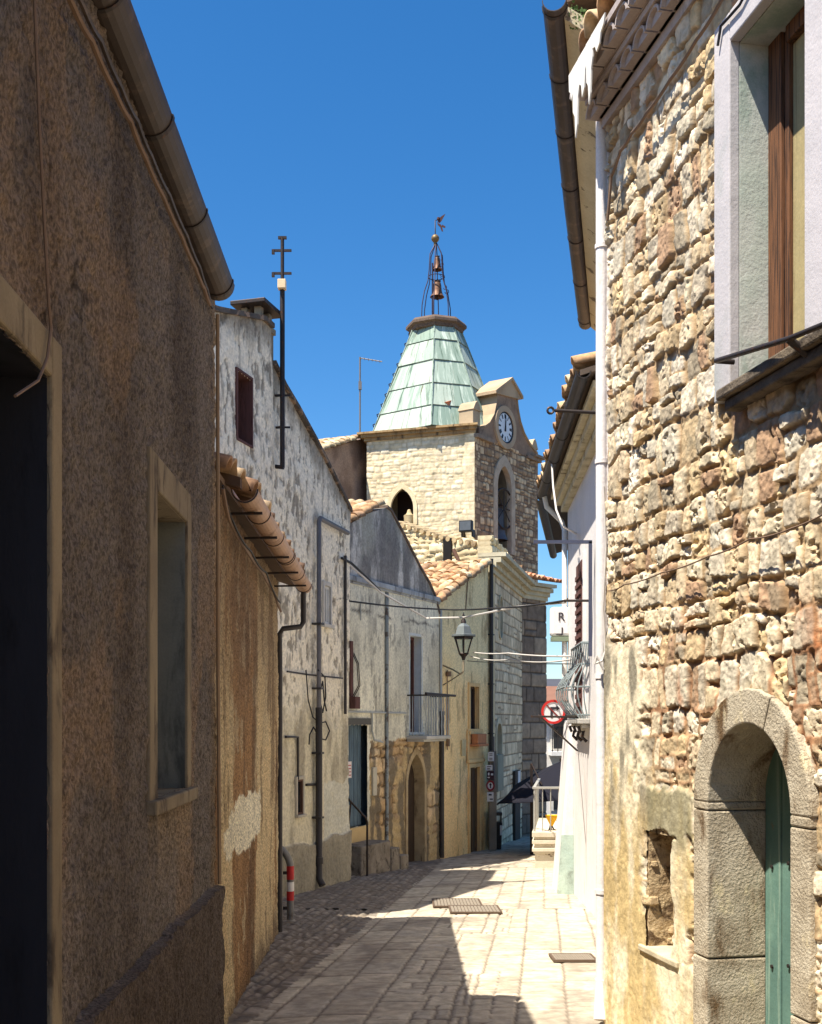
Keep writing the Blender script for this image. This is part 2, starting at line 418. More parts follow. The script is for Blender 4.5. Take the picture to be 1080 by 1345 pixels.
# drains
def grate(px0, px1, py0, py1, label, slots):
    y0 = EYE / ((py1 - HY) / F - .05); y1 = EYE / ((py0 - HY) / F - .05)
    ym = (y0 + y1) / 2; x0 = (px0 - HX) / F * ym; x1 = (px1 - HX) / F * ym; zc = ground(ym) + .006
    t = T('drain_cover', label, 'drain cover', ((x0 + x1) / 2, ym, zc), 'iron drain covers set in the street')
    sl_ = Vector((0, 1, -.05))
    def bar(mb, xa, xb, ya, yb, za, zb): mb.obox((xa, ya, ground(ya) + za), (xb - xa, 0, 0), sl_ * (yb - ya), (0, 0, zb - za))
    mb = MB(); b = .022
    bar(mb, x0, x1, y0, y0 + b, 0, .022); bar(mb, x0, x1, y1 - b, y1, 0, .022); bar(mb, x0, x0 + b, y0 + b, y1 - b, 0, .022); bar(mb, x1 - b, x1, y0 + b, y1 - b, 0, .022)
    mb.build('frame', M_plain('rusty frame', C(96, 80, 66), .7, .1, .3, 20), t)
    mb = MB(); bar(mb, x0 + b, x1 - b, y0 + b, y1 - b, -.01, .006); mb.build('pit', M_plain('grit', C(92, 80, 68), .95), t)
    mb = MB(); n = slots
    for i in range(n):
        xa = x0 + b + (x1 - x0 - 2 * b) * (i + .1) / n; bar(mb, xa, xa + (x1 - x0 - 2 * b) / n * .8, y0 + b, y1 - b, .006, .02)
    mb.build('grating', M_plain('worn iron', C(134, 124, 110), .7, .1, .3, 20), t)
grate(568, 632, 1182, 1192, 'rusty drain cover in the half shade at mid street, farther of the two close together', 14)
grate(590, 657, 1191, 1200, 'rusty drain cover in full sun at mid street, nearer of the two close together', 14)
grate(724, 781, 1255, 1264, 'brown slotted drain grate at the foot of the white wall', 16)

# ------------------------------------------------------------------ left: brown stucco house
W1 = Wall((-1.056 - .03 * -3, -3), (-1.28, 7.46), 1)       # runs away from the camera, n to the street (+x)
h1 = T('stucco_house', 'brown rough stucco house at the left edge with the long dark gutter', 'house', (-1.2, 3, ground(3)))
U1 = W1.L
dw = (W1.at(0)[0] - .9, W1.at(62)[0], -.4, 2.805)
ww = (W1.at(203)[0], W1.at(243)[0], 1.335, 2.80)
fo0, fo1 = W1.at(193)[0], W1.at(248)[0]
def h1_h(U, Z):
    g = fbm(U * 30, Z * 22, 5, 4) - .5; g2 = fbm(U * 3, Z * 3, 8, 3) - .5
    drip = fbm(U * 55, Z * 16, 15, 3) - .5
    pl = Z < h1_pl(U)
    return np.where(pl, .055 + .05 * (fbm(U * 22, Z * 9, 21, 4) - .5), .034 * g + .012 * g2 + .026 * drip)
def h1_pl(U): return .65 + .03 * (vn(U * 2.5, U * 0, 3) - .5)
def h1_c(U, Z):
    a = np.array(C(140, 130, 122)); b = np.array(C(84, 77, 73)); n = fbm(U * 1.2, Z * .8, 9, 5); f = .6 * fbm(U * 40, Z * 26, 15, 3) + .4 * fbm(U * 2.2, Z * 1.1, 16, 4)
    c = mix(np.ones(U.shape + (3,)) * b, np.ones(U.shape + (3,)) * a, np.clip(.2 + .9 * n * f * 2, 0, 1))
    y = sst(.75, 1.0, (U - U1 + 1.4) / 1.4 + .3 * (fbm(U * 4, Z * 1.5, 12, 3) - .5))
    c = mix(c, np.ones_like(c) * np.array(C(172, 148, 114)), y * .7)
    c = mix(c, np.ones_like(c) * np.array(C(80, 68, 60)), sst(.48, .68, fbm(U * 1.8, Z * .5, 18, 6)) * .42); c = mix(c, np.ones_like(c) * np.array(C(160, 134, 108)), sst(.54, .68, fbm(U * 1.6, Z * 1.2, 19, 5)) * .45)
    c = mix(c, np.ones_like(c) * np.array(C(160, 142, 120)), sst(fo0, fo0 + .1, U) * sst(fo1 + .1, fo1, U) * sst(.75, 1.2, Z) * sst(1.32, 1.26, Z) * sst(.35, .6, fbm(U * 7, Z * 1.2, 25, 4)) * .6)
    c = mix(c, np.ones_like(c) * np.array(C(52, 44, 40)), crack(U, Z, 27) * .7)
    c = np.where((Z < h1_pl(U))[..., None], np.array(C(100, 88, 79)) * (.7 + .6 * fbm(U * 9, Z * 4, 4, 3))[..., None], c)
    return c
gridwall('wall', W1, W1.at(-140)[0], U1, -.55, 4.5, .0125, h1_h, h1_c, ATT_R, h1, [dw, ww], .3)
mb = MB(); W1.box(mb, 0, W1.at(-140)[0] - .01, -.3, 4.5, -.3, -.002)
W1.box(mb, 0, U1 - .02, -.6, 4.55, -5, -.56); W1.box(mb, dw[1] + .02, ww[0] - .02, -.6, 4.5, -.56, -.31); W1.box(mb, ww[1] + .02, U1 - .02, -.6, 4.5, -.56, -.31)
W1.box(mb, ww[0] - .02, ww[1] + .02, 2.84, 4.5, -.56, -.31)
mb.build('rear_walls', M_plaster('brown plaster', C(150, 126, 104), C(126, 104, 86)), h1)
FRAME_L = M_plaster('buff painted surround', C(138, 126, 104), C(116, 104, 86), C(78, 68, 58), 2, 4, (2, 2, .7), (.50, .66), 40, .3, .004)
NAVY = M_plain('dark blue paint', C(38, 39, 46), .6, 0, .3, 3, C(26, 26, 31), (.5, .7), (2, 2, .6))
# door
dt = MB(); fz = dw[3] + .135; fu = W1.at(75)[0]
W1.box(dt, dw[1], fu, -.4, fz, -.02, .018); W1.box(dt, dw[0] - .12, dw[1] - .002, dw[3], fz, -.02, .018); W1.box(dt, dw[0] - .12, dw[0], -.4, dw[3] - .002, -.02, .018)
dfr = dt.build('door_surround', FRAME_L, h1, bevel=.008)
d = MB(); W1.box(d, dw[1] - .004, dw[1] + .02, -.4, dw[3], -.55, .0); W1.box(d, dw[0] - .02, dw[0] + .004, -.4, dw[3], -.55, 0); W1.box(d, dw[0], dw[1], dw[3] - .004, dw[3] + .02, -.55, 0)
d.build('door_reveal', NAVY, h1)
d = MB()
for i in range(5):
    w_ = (dw[1] - dw[0]) / 5; W1.box(d, dw[0] + i * w_ + .006, dw[0] + (i + 1) * w_ - .006, -.35, dw[3] - .02, -.5, -.45)
W1.box(d, dw[0], dw[1], -.4, dw[3], -.555, -.505)
do = d.build('door', NAVY, h1, bevel=.006)
k = MB(); k.lathe(W1.P(dw[0] + .2, .9, -.43), [(.0, -.03), (.03, -.02), (.03, .02), (0, .03)], 10); k.build('handle', IRON, do, True)
# window
w = MB(); fo0, fo1 = W1.at(193)[0], W1.at(248)[0]
W1.box(w, fo0, ww[0], 1.30, 2.97, -.02, .016); W1.box(w, ww[1], fo1, 1.30, 2.97, -.02, .016); W1.box(w, ww[0] + .001, ww[1] - .001, ww[3], 2.97, -.02, .016)
wf = w.build('window_surround', FRAME_L, h1, bevel=.008)
w = MB(); W1.box(w, fo0 - .01, fo1 + .03, 1.265, 1.335, -.28, .05); w.build('sill', FRAME_L, wf, bevel=.01)
TEAL = M_plaster('grey green plaster', C(122, 124, 118), C(100, 104, 100), C(70, 74, 72), 1.5, 3, (2, 2, .4), (.5, .65), 30, .2, .004, c4=C(150, 156, 150), thr4=(.68, .74))
w = MB(); W1.box(w, ww[1] - .004, ww[1] + .02, 1.335, 2.8, -.3, 0); W1.box(w, ww[0] - .02, ww[0] + .004, 1.335, 2.8, -.3, 0)
each(w, 'window_reveal', TEAL, h1)
w = MB(); W1.box(w, ww[0], ww[1], 2.797, 2.82, -.3, 0); w.build('window_lintel', FRAME_L, h1)
w = MB(); W1.box(w, ww[0], ww[1], 1.335, 2.8, -.3, -.26)
for i in range(3): W1.box(w, ww[0] + .04, ww[1] - .04, 1.42 + i * .46, 1.80 + i * .46, -.26, -.245)
w.build('shutter', TEAL, h1, bevel=.004)

def half_gutter(name, path, r, mat, parent, n=10, collars=(), thick=.006):
    """Open half-round gutter along path, with collars."""
    mb = MB(); path = [Vector(p) for p in path]
    for a, b in zip(path[:-1], path[1:]):
        d = (b - a).normalized(); x = Vector((0, 0, 1)).cross(d).normalized(); y = d.cross(x)
        ring = [(math.cos(math.pi + math.pi * k / n), math.sin(math.pi + math.pi * k / n)) for k in range(n + 1)]
        out = [x * c * r + y * s_ * r for c, s_ in ring]; inn = [x * c * (r - thick) + y * s_ * (r - thick) for c, s_ in ring][::-1]
        mb.prism([a + v for v in out + inn], b - a)
    o = mb.build(name, mat, parent, False)
    mb = MB()
    for u, wd in collars:
        L = sum((b - a).length for a, b in zip(path[:-1], path[1:])); q = u * L
        for a, b in zip(path[:-1], path[1:]):
            if q <= (b - a).length + 1e-6:
                d = (b - a).normalized(); x = Vector((0, 0, 1)).cross(d).normalized(); y = d.cross(x); c0 = a + d * q
                ring = [(math.cos(math.pi + math.pi * k / n), math.sin(math.pi + math.pi * k / n)) for k in range(n + 1)]
                mb.prism([c0 + x * c * (r + .006) + y * s_ * (r + .006) for c, s_ in ring] + [c0 + x * c * (r - .002) + y * s_ * (r - .002) for c, s_ in ring][::-1], d * wd)
                break
            q -= (b - a).length
    each(mb, 'bracket', IRON, o)
    return o
g1a, g1b = Vector((-1.215, 7.22, 4.46)), Vector((-1.13, 1.0, 4.48))
half_gutter('gutter', [g1a, g1b], .1, PIPE, h1, 12, [(.012, .03), (.17, .02), (.32, .035), (.47, .02), (.62, .03), (.8, .03)])
# roof over it: slab and barrel tile ends just above the gutter
ea = (g1b - g1a).normalized(); eb = Vector((-1, 0, .36)).normalized()
mb = MB(); o_ = g1a + Vector((-.03, .18, .08)); mb.obox(o_, ea * 9.5, eb * 4.5, (0, 0, -.05)); mb.build('roof_boarding', M_plain('old eave boards', C(96, 80, 66), .9, 0, .3, 10, None, (.5, .7), (.3, 4, 4)), h1)
tiles('roof', o_ + Vector((-.035, 0, -.01)), ea, eb, 44, 5, ATT_T, h1, .215, .36, 3)
# ------------------------------------------------------------------ left: low ochre house
W2 = Wall((-1.285, 7.462), (-1.47, 12.6), 1)
h2 = T('low_ochre_house', 'low ochre stained house between brown stucco house and striped rail, coppery gutter', 'house', (-1.4, 10, ground(10)))
def h2_h(U, Z): return .03 * (fbm(U * 14, Z * 5, 35, 4) - .5) + .02 * (fbm(U * 40, Z * 30, 36, 3) - .5) + .02 * (fbm(U * 1.5, Z * 1.5, 37, 2) - .5)
def h2_c(U, Z):
    a = np.array(C(172, 134, 92)); b = np.array(C(122, 92, 64)); y = np.array(C(212, 188, 144))
    o = np.ones(U.shape + (3,)); c = mix(o * b, o * a, np.clip(fbm(U * 2, Z * .7, 41, 6) * 1.8 - .4, 0, 1))
    c = mix(c, o * y, sst(.50, .60, fbm(U * 1.3, Z * .22, 43, 5) + .12 * (fbm(U * 14, Z * 5, 2, 3) - .5)) * .95)
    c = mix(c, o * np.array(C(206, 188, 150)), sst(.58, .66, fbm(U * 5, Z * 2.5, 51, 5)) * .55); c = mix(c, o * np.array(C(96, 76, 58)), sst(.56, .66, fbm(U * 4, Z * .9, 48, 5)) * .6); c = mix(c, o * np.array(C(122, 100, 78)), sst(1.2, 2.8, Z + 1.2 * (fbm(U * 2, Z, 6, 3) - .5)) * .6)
    uc, zc = W2.at(322, 1073)
    q = (np.abs((U - uc) / 1.15) ** 3 + np.abs((Z - zc) / .20) ** 3) ** (1 / 3.) + .55 * (fbm(U * 5, Z * 1.6, 47, 4) - .5) * 1.2
    q = np.where(Z < zc, q * .8, q * 1.05)
    c = mix(c, o * np.array(C(238, 228, 198)) * (.85 + .3 * fbm(U * 12, Z * 6, 49, 3))[..., None], sst(1.02, .95, q + .25 * (fbm(U * 16, Z * 3, 50, 3) - .5)))
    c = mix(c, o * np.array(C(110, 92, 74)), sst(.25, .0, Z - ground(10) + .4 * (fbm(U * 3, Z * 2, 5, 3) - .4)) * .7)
    return c
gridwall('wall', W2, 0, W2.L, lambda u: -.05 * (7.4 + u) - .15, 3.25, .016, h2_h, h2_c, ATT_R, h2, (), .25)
mb = MB(); W2.box(mb, .05, W2.L, -1, 3.2, -4.5, -.25); mb.build('rear_walls', M_plaster('ochre plaster', C(170, 140, 100), C(150, 120, 86)), h2)
ga, gb = PX(322, 648, 7.9), PX(399, 772, 12.85)
ga = Vector((-1.145, 7.85, 3.30)); gb = Vector((-1.20, 12.85, 3.23))
half_gutter('gutter', [ga, gb], .088, PIPE_LT, h2, 12, [(.0, .02), (.16, .012), (.36, .012), (.55, .02), (.57, .012), (.78, .012), (.97, .02)])
mb = MB()
for q in (.07, .27, .47, .66, .85):
    c0 = ga.lerp(gb, q); mb.obox(c0 + Vector((-.42, 0, -.115)), (.5, 0, .01), (0, .02, 0), (0, 0, .018))
each(mb, 'gutter_hook', IRON, h2)
e2 = (gb - ga).normalized(); s2 = Vector((-1, 0, .33)).normalized()
o2 = Vector((-1.20, 7.5, 3.37)); mb = MB(); mb.obox(o2 + Vector((-.06, 0, -.03)), e2 * 5.4, s2 * 4.5, (0, 0, -.04)); mb.build('roof_boarding', M_plain('old boards', C(104, 84, 66), .9, 0, .3, 10), h2)
mb = MB()
for i in range(7): 
    y_ = 7.75 + i * .78; mb.obox((-1.16, y_, 3.29), (-.5, 0, .14), (0, .09, 0), (0, 0, .07))
each(mb, 'rafter_end', M_plain('old rafters', C(88, 68, 52), .9, 0, .3, 10), h2)
tiles('roof', o2, e2, s2, 25, 5, ATT_T, h2, .213, .36, 8, .055, .04, [C(150, 118, 92), C(176, 146, 112), C(130, 104, 84), C(196, 170, 136)])
mb = MB(); mb.tube([gb + Vector((0, -.12, -.05)), gb + Vector((0, -.12, -.42)), gb + Vector((-.03, -.12, -.47)), gb + Vector((-.22, -.2, -.50)), gb + Vector((-.26, -.18, -.56)), Vector((-1.455, 12.66, 2.3)), Vector((-1.455, 12.66, ground(12.6)))], .03, 10)
mb.build('downpipe', PIPE_DK, h2, True)

# ------------------------------------------------------------------ left: tall white gable house
W3 = Wall((-2.95, 12.75), (-1.05, 19.3), 1)
h3 = T('gabled_house', 'tall house with peeling white plaster, steep gable, chimney and iron mast', 'house', (-2, 16.5, ground(16.5)))
prof3 = [W3.at(283, 408), W3.at(345, 420), W3.at(356, 430), W3.at(358, 478), W3.at(372, 508), W3.at(390, 538), W3.at(412, 578), W3.at(436, 625), W3.at(459, 672)]
prof3 = [(0, prof3[0][1] - .35)] + prof3; pu = np.array([p[0] for p in prof3]); pz = np.array([p[1] for p in prof3])
win_up = (*sorted((W3.at(310)[0], W3.at(329)[0])), W3.at(319, 580)[1], W3.at(319, 492)[1])
win_sm = (W3.at(424.5)[0], W3.at(432)[0], W3.at(428, 820)[1], W3.at(428, 770)[1])
hatch = (W3.at(388.5)[0], W3.at(396)[0], W3.at(392, 1070)[1], W3.at(392, 1024)[1])
def h3_h(U, Z):
    p = sst(.5, .56, fbm(U * 2.4, Z * 1.3, 61, 5)); base = Z < -.16 + .12 * (vn(U * 2, U * 0, 5) - .5)
    fl = fbm(U * 15, Z * 6, 69, 5) + .3 * (fbm(U * 2, Z * 1.2, 60, 3) - .5); return -.012 * sst(.60, .64, fl) + .016 * (fbm(U * 9, Z * 7, 62, 4) - .5) + .012 * (fbm(U * 24, Z * 20, 59, 3) - .5) + .010 * p + np.where(base, .04, 0) + .05 * (fbm(U * .8, Z * .8, 3, 2) - .5)
def h3_c(U, Z):
    o = np.ones(U.shape + (3,)); wht = o * np.array(C(240, 230, 206)); gr = o * np.array(C(112, 102, 88)); yl = o * np.array(C(212, 202, 172))
    n = fbm(U * 5.5, Z * 2.6, 63, 5) + .22 * (fbm(U * 1.2, Z * .5, 64, 3) - .5)
    fl = fbm(U * 15, Z * 6, 69, 5) + .3 * (fbm(U * 2, Z * 1.2, 60, 3) - .5); c = mix(wht, gr, sst(.60, .70, fbm(U * 9, Z * 3.5, 63, 5)) * .5); c = mix(c, gr * .8, sst(.60, .66, fl) * .7)
    c = mix(c, o * np.array(C(84, 76, 70)), crack(U, Z, 58, .9) * .8); top = np.interp(U, pu, pz) - Z
    c = mix(c, gr * .75, sst(.55, .1, top + .5 * (fbm(U * 6, Z * 1.2, 68, 4) - .4)) * .7)
    low = sst(2.6, 1.6, Z + 1.2 * (fbm(U * .8, Z * .6, 65, 3) - .5)); c = mix(c, mix(yl, gr, sst(.5, .7, fbm(U * 3, Z * .8, 66, 5)) * .55), low)
    pt = (U > W3.at(425)[0]) & (U < W3.at(458)[0]) & (Z < .75 + .5 * (fbm(U * 2, Z, 9, 3) - .5)); c = np.where(pt[..., None], np.array(C(204, 200, 180)) * (.9 + .2 * fbm(U * 3, Z * 3, 4, 3))[..., None], c)
    bs = Z < -.16 + .12 * (vn(U * 2, U * 0, 5) - .5)
    c = np.where(bs[..., None], np.array(C(150, 142, 122)) * (.65 + .7 * fbm(U * 4, Z * 2, 7, 4))[..., None], c)
    return c
gridwall('wall', W3, 0, W3.L, -1.2, lambda u: np.interp(u, pu, pz), .024, h3_h, h3_c, ATT_S, h3, [win_up, win_sm, hatch], .3)
mb = MB(); W3.poly(mb, [(0, -1.2)] + [(W3.L, -1.2)] + [(a, b - .02) for a, b in prof3[::-1]], -5.5, -.3); mb.build('rear_walls', M_plaster('grey white plaster', C(190, 186, 178), C(160, 155, 146), C(110, 104, 98)), h3)
WOOD = M_plain('brown wood', C(92, 66, 52), .8, 0, .35, 6, C(70, 46, 36), (.5, .7), (6, 6, .5))
def opening(W, r, parent, frame_mat, pane_mat, depth=.22, fw=.045, name='window', cross=True, surround=None, sw=.07):
    u0, u1, z0, z1 = r; th = .03
    f = MB(); W.box(f, u0 - th, u0, z0 - th, z1 + th, -depth, .03); W.box(f, u1, u1 + th, z0 - th, z1 + th, -depth, .03); W.box(f, u0, u1, z1, z1 + th, -depth, .03); W.box(f, u0, u1, z0 - th, z0, -depth, .03)
    wo = f.build(name, surround or frame_mat, parent)
    if surround:
        f = MB(); W.box(f, u0 - sw, u0, z0, z1 + sw, -.01, .037); W.box(f, u1, u1 + sw, z0, z1 + sw, -.01, .037); W.box(f, u0 + .001, u1 - .001, z1, z1 + sw, -.01, .037); W.box(f, u0 - sw * 1.3, u1 + sw * 1.3, z0 - sw * .8, z0 - .001, -.01, .07)
        f.build('surround', surround, wo, bevel=.006)
    f = MB(); W.box(f, u0, u0 + fw, z0, z1, -depth + .03, -depth + .08); W.box(f, u1 - fw, u1, z0, z1, -depth + .03, -depth + .08); W.box(f, u0 + fw, u1 - fw, z1 - fw, z1, -depth + .03, -depth + .08); W.box(f, u0 + fw, u1 - fw, z0, z0 + fw, -depth + .03, -depth + .08)
    if cross: um = (u0 + u1) / 2; W.box(f, um - fw / 2, um + fw / 2, z0 + fw, z1 - fw, -depth + .032, -depth + .085)
    f.build('frame', frame_mat, wo)
    f = MB(); W.box(f, u0, u1, z0, z1, -depth - .005, -depth + .045); f.build('pane', pane_mat, wo)
    return wo
SHUT_R = M_plain('red brown shutter', C(98, 66, 60), .8, 0, .3, 6, C(70, 46, 42), (.5, .7), (6, 6, .5))
opening(W3, win_up, h3, SHUT_R, SHUT_R, .25)
opening(W3, win_sm, h3, M_plain('white frame', C(210, 208, 200), .6), GLASS, .07, .04, surround=M_plain('stone white', C(190, 186, 176), .9))
opening(W3, hatch, h3, WOOD, GLASS, .055, .03, 'hatch', False, M_plain('pale trim', C(176, 168, 150), .9), .05)
# chimney
c3 = W3.P(W3.at(349)[0], 0, -.28); zc = W3.at(349, 440)[1]; zt = W3.at(349, 396)[1]
mb = MB(); W3.box(mb, W3.at(346)[0] - .02, W3.at(362)[0], zc - .5, zt - .30, -.36, -.03); W3.box(mb, W3.at(346)[0] - .03, W3.at(362)[0] + .02, zt - .36, zt - .28, -.38, 0.0)
for uu in (W3.at(346)[0], W3.at(361)[0] - .1): 
    W3.box(mb, uu, uu + .1, zt - .28, zt - .08, -.14, -.04); W3.box(mb, uu, uu + .1, zt - .28, zt - .08, -.34, -.25)
ch = mb.build('chimney', M_plaster('sooty stone', C(150, 140, 120), C(110, 100, 88), None, 4), h3, bevel=.008)
mb = MB(); W3.box(mb, W3.at(346)[0] - .14, W3.at(362)[0] + .12, zt - .08, zt - .02, -.44, .08); mb.build('cap', IRON, ch, bevel=.01)
# roof strip of tiles along the gable's back edge
mb = MB()
pr = [(u, z) for u, z in prof3]
for (a, b), (c_, d_) in zip(pr[:-1], pr[1:]):
    if c_ - a < .12: continue
    mb.prism([W3.P(a, b - .015, .06), W3.P(c_, d_ - .015, .06), W3.P(c_, d_ + .05, .06), W3.P(a, b + .05, .06)], W3.n * -5.6)
mb.build('roof', M_plaster('mossy roof edge', C(96, 88, 80), C(70, 62, 56), C(150, 126, 104), 3, 6, (1, 1, 1), (.5, .6)), h3)
# downpipe with its arm
mb = MB(); pu_ = W3.at(419, 1, .09)[0]
top = W3.P(pu_, W3.at(420, 684)[1], .09); mb.tube([W3.pt(457, 700, .09), top + W3.d * .06, top + Vector((0, 0, -.06)), W3.P(pu_, 1.9, .09)], .038, 10); mb.build('downpipe', GALV, h3, True)
mb = MB(); mb.tube([W3.P(pu_, 1.92, .09), W3.P(pu_, -.72, .09), W3.P(pu_ - .03, ground(17.6) + .05, .16)], .055, 10); mb.tube([W3.P(pu_, -.5, .09), W3.P(pu_, -.4, .09)], .07, 10)
for zz in (3.2, 2.2, 1.2, .2): W3.box(mb, pu_ - .07, pu_ + .07, zz, zz + .03, 0, .15)
mb.build('downpipe_shoe', PIPE_DK, h3, True)
mb = MB(); u5 = W3.at(450)[0]; mb.tube([W3.P(u5, W3.at(450, 730)[1], .05), W3.P(u5, W3.at(450, 938)[1], .05)], .025, 8)
mb.tube([W3.P(W3.at(374)[0], W3.at(374, 882)[1], .04), W3.P(W3.at(400)[0], W3.at(400, 886)[1], .04), W3.P(W3.at(447)[0], W3.at(447, 891)[1], .04)], .014, 6)
mb.tube([W3.P(W3.at(373)[0], W3.at(373, 968)[1], .03), W3.P(W3.at(389)[0], W3.at(389, 968)[1], .03), W3.P(W3.at(389)[0], W3.at(389, 1024)[1], .03)], .02, 6)
mb.tube([W3.P(W3.at(400)[0], W3.at(400, 1031)[1], .03), W3.P(W3.at(419)[0], W3.at(419, 1030)[1], .04)], .022, 6)
each(mb, 'conduit', PIPE_DK, h3, True)
# ------------------------------------------------------------------ iron mast on the gabled house
um = W3.at(371, 1, .12)[0]
mt = T('antenna_mast', 'tall dark iron mast with two crossbars and cream box, fixed to white gable', 'mast', W3.P(um, W3.at(371, 612)[1], .12))
zz = lambda py: W3.at(371, py, .12)[1]
mb = MB(); mb.tube([W3.P(um, zz(614), .12), W3.P(um, zz(380), .12)], .035, 8); mb.tube([W3.P(um, zz(380), .12), W3.P(um, zz(312), .12)], .026, 8); mb.build('pole', IRON, mt, True)
for py in (329, 359):
    mb = MB(); c = W3.P(um, zz(py), .12); mb.obox(c + Vector((-.14, -.015, -.015)), (.27, 0, 0), (0, .03, 0), (0, 0, .03)); mb.obox(c + Vector((-.15, -.02, -.05)), (.04, 0, 0), (0, .04, 0), (0, 0, .06)); mb.build('crossbar', IRON, mt)
mb = MB(); c = W3.P(um, zz(312), .12); mb.obox(c + Vector((-.06, -.02, -.02)), (.12, 0, 0), (0, .04, 0), (0, 0, .035)); mb.build('cap', IRON, mt)
mb = MB(); c = W3.P(um, zz(375), .12); mb.obox(c + Vector((-.06, -.09, -.065)), (.115, 0, 0), (0, .12, 0), (0, 0, .13)); mb.build('junction_box', M_plain('cream plastic', C(226, 200, 160), .5), mt, bevel=.008)
mb = MB()
for py in (520, 562): c = W3.P(um, zz(py), 0); mb.obox(c, W3.n * .14, W3.d * .03, (0, 0, .03)); mb.obox(c + W3.n * .1, (.13, 0, 0), (0, .025, 0), (0, 0, .025))
mb.tube([W3.P(um, zz(612), .0), W3.P(um, zz(614), .14)], .03, 8); each(mb, 'wall_bracket', IRON, mt)

# ------------------------------------------------------------------ grey gable house with the pointed door
W4 = Wall((-1.364, 20.2), (.57, 24.5), 1)
h4 = T('grey_gable_house', 'grey blue gable house with pointed stone doorway, small balcony and blue door', 'house', (-.4, 22.5, ground(22.5)))
prof4 = [W4.at(446, 700), W4.at(462, 686), W4.at(480, 675), W4.at(505, 667), W4.at(511, 672), W4.at(528, 704), W4.at(548, 744), W4.at(562, 768), W4.at(569, 784), W4.at(572, 806)]
prof4[0] = (0, prof4[0][1]); prof4[-1] = (W4.L, prof4[-1][1])
pu4 = np.array([p[0] for p in prof4]); pz4 = np.array([p[1] for p in prof4])
bd4 = (W4.at(455)[0], W4.at(480)[0], W4.at(468, 1086)[1], W4.at(468, 952)[1])
bw4 = (W4.at(537)[0], W4.at(552)[0], W4.at(545, 962)[1], W4.at(545, 836)[1])
pd_c = W4.at(543.5)[0]; pd_hw = (W4.at(554.5)[0] - W4.at(532.5)[0]) / 2; pd_top = W4.at(543, 991)[1]; pd_sp = pd_top - .62; pd_bot = ground(24) - .02
def pointed(c, hw, sp, top, n=8, bot=None):
    """outline of a pointed arch, left foot to right foot, in (u, z)"""
    h = top - sp; Rr = (hw * hw + h * h) / (2 * hw)
    a1 = math.asin(min(1, h / Rr)); L = [(c + hw - 2 * hw, bot)] if bot is not None else []
    left = [(c - hw + Rr - Rr * math.cos(a1 * k / n), sp + Rr * math.sin(a1 * k / n)) for k in range(n + 1)]
    right = [(2 * c - u, z) for u, z in left[::-1]][1:]
    return L + left + right + ([(c + hw, bot)] if bot is not None else [])
def in_pointed(c, hw, sp, top, bot):
    h = top - sp; Rr = (hw * hw + h * h) / (2 * hw)
    def f(u, z):
        x = np.abs(u - c); w = np.where(z < sp, hw, np.sqrt(np.maximum(0, Rr * Rr - (z - sp) ** 2)) - Rr + hw)
        return (x < w) & (z > bot) & (z < top)
    return f
zst = lambda U: W4.at(520, 972)[1] + .0 * U + .10 * (fbm(U * 3, U * 0, 5, 3) - .5)
def h4_low(U, Z): return (Z < zst(U)) & (U > W4.at(484)[0] + .1 * (vn(Z * 4, Z * 0, 2) - .5))
def h4_h(U, Z):
    e, rn, a, b = stones(U, Z, .26, .34, 71, .06, 3, .4, .05)
    lo = sst(0, .03, e - .012) * (.02 + .04 * rn[0]) + .03 * (fbm(U * 12, Z * 12, 72, 3) - .5)
    pl = sst(.44, .52, fbm(U * 1.6, Z * 1.6, 73, 4)); lo = lo * (1 - pl * .7) + .03 * pl
    return np.where(h4_low(U, Z), lo, .035 + .01 * (fbm(U * 5, Z * 5, 74, 4) - .5))
def h4_c(U, Z):
    o = np.ones(U.shape + (3,)); g1_ = o * np.array(C(236, 230, 204)); g2_ = o * np.array(C(214, 210, 188)); dk = o * np.array(C(112, 108, 100))
    c = mix(g1_, g2_, np.clip(fbm(U * 1.3, Z * 1.0, 75, 5) * 2 - .5, 0, 1))
    zl = W4.at(456, 761)[1]; gab = Z > zl + .02
    n = fbm(U * 4, Z * .8, 76, 6)
    gc = mix(o * np.array(C(136, 130, 122)), o * np.array(C(204, 197, 184)), sst(.42, .66, n)); gc = gc * (.75 + .5 * fbm(U * 9, Z * 6, 79, 4))[..., None]
    c = np.where(gab[..., None], gc, c); c = mix(c, dk * .7, crack(U, Z, 87, .9) * .8)
    c = mix(c, dk, sst(.62, .70, fbm(U * 6, Z * .5, 77, 5)) * .3); c = mix(c, dk, sst(.58, .68, fbm(U * 11, Z * 4, 80, 5)) * .55); c = mix(c, g2_ * .72, sst(.46, .7, fbm(U * 1.6, Z * .7, 81, 5)) * .6)
    ln = sst(.05, .0, np.abs(Z - (zl - .55) + .12 * (fbm(U * 3, U * 0, 4, 3) - .5))) * sst(.4, .55, fbm(U * 4, Z * 9, 6, 3)); c = mix(c, dk * .7, ln * .9)
    e, rn, a, b = stones(U, Z, .26, .34, 71, .06, 3, .4, .05)
    lo = palette(rn[1], [C(206, 178, 136), C(186, 156, 114), C(214, 190, 150), C(168, 142, 108)]) * (.6 + .8 * fbm(U * 5, Z * 5, 78, 5))[..., None]
    lo = mix(o * np.array(C(112, 88, 60)), lo, sst(0, .03, e)); pl = sst(.44, .52, fbm(U * 1.6, Z * 1.6, 73, 4)); lo = mix(lo, o * np.array(C(184, 160, 116)) * (.7 + .6 * fbm(U * 6, Z * 3, 9, 4))[..., None], pl)
    lo = mix(lo, o * np.array(C(98, 90, 78)), sst(.5, .58, fbm(U * 4, Z * 1.2, 83, 5)) * .8)
    return np.where(h4_low(U, Z)[..., None], lo, c)
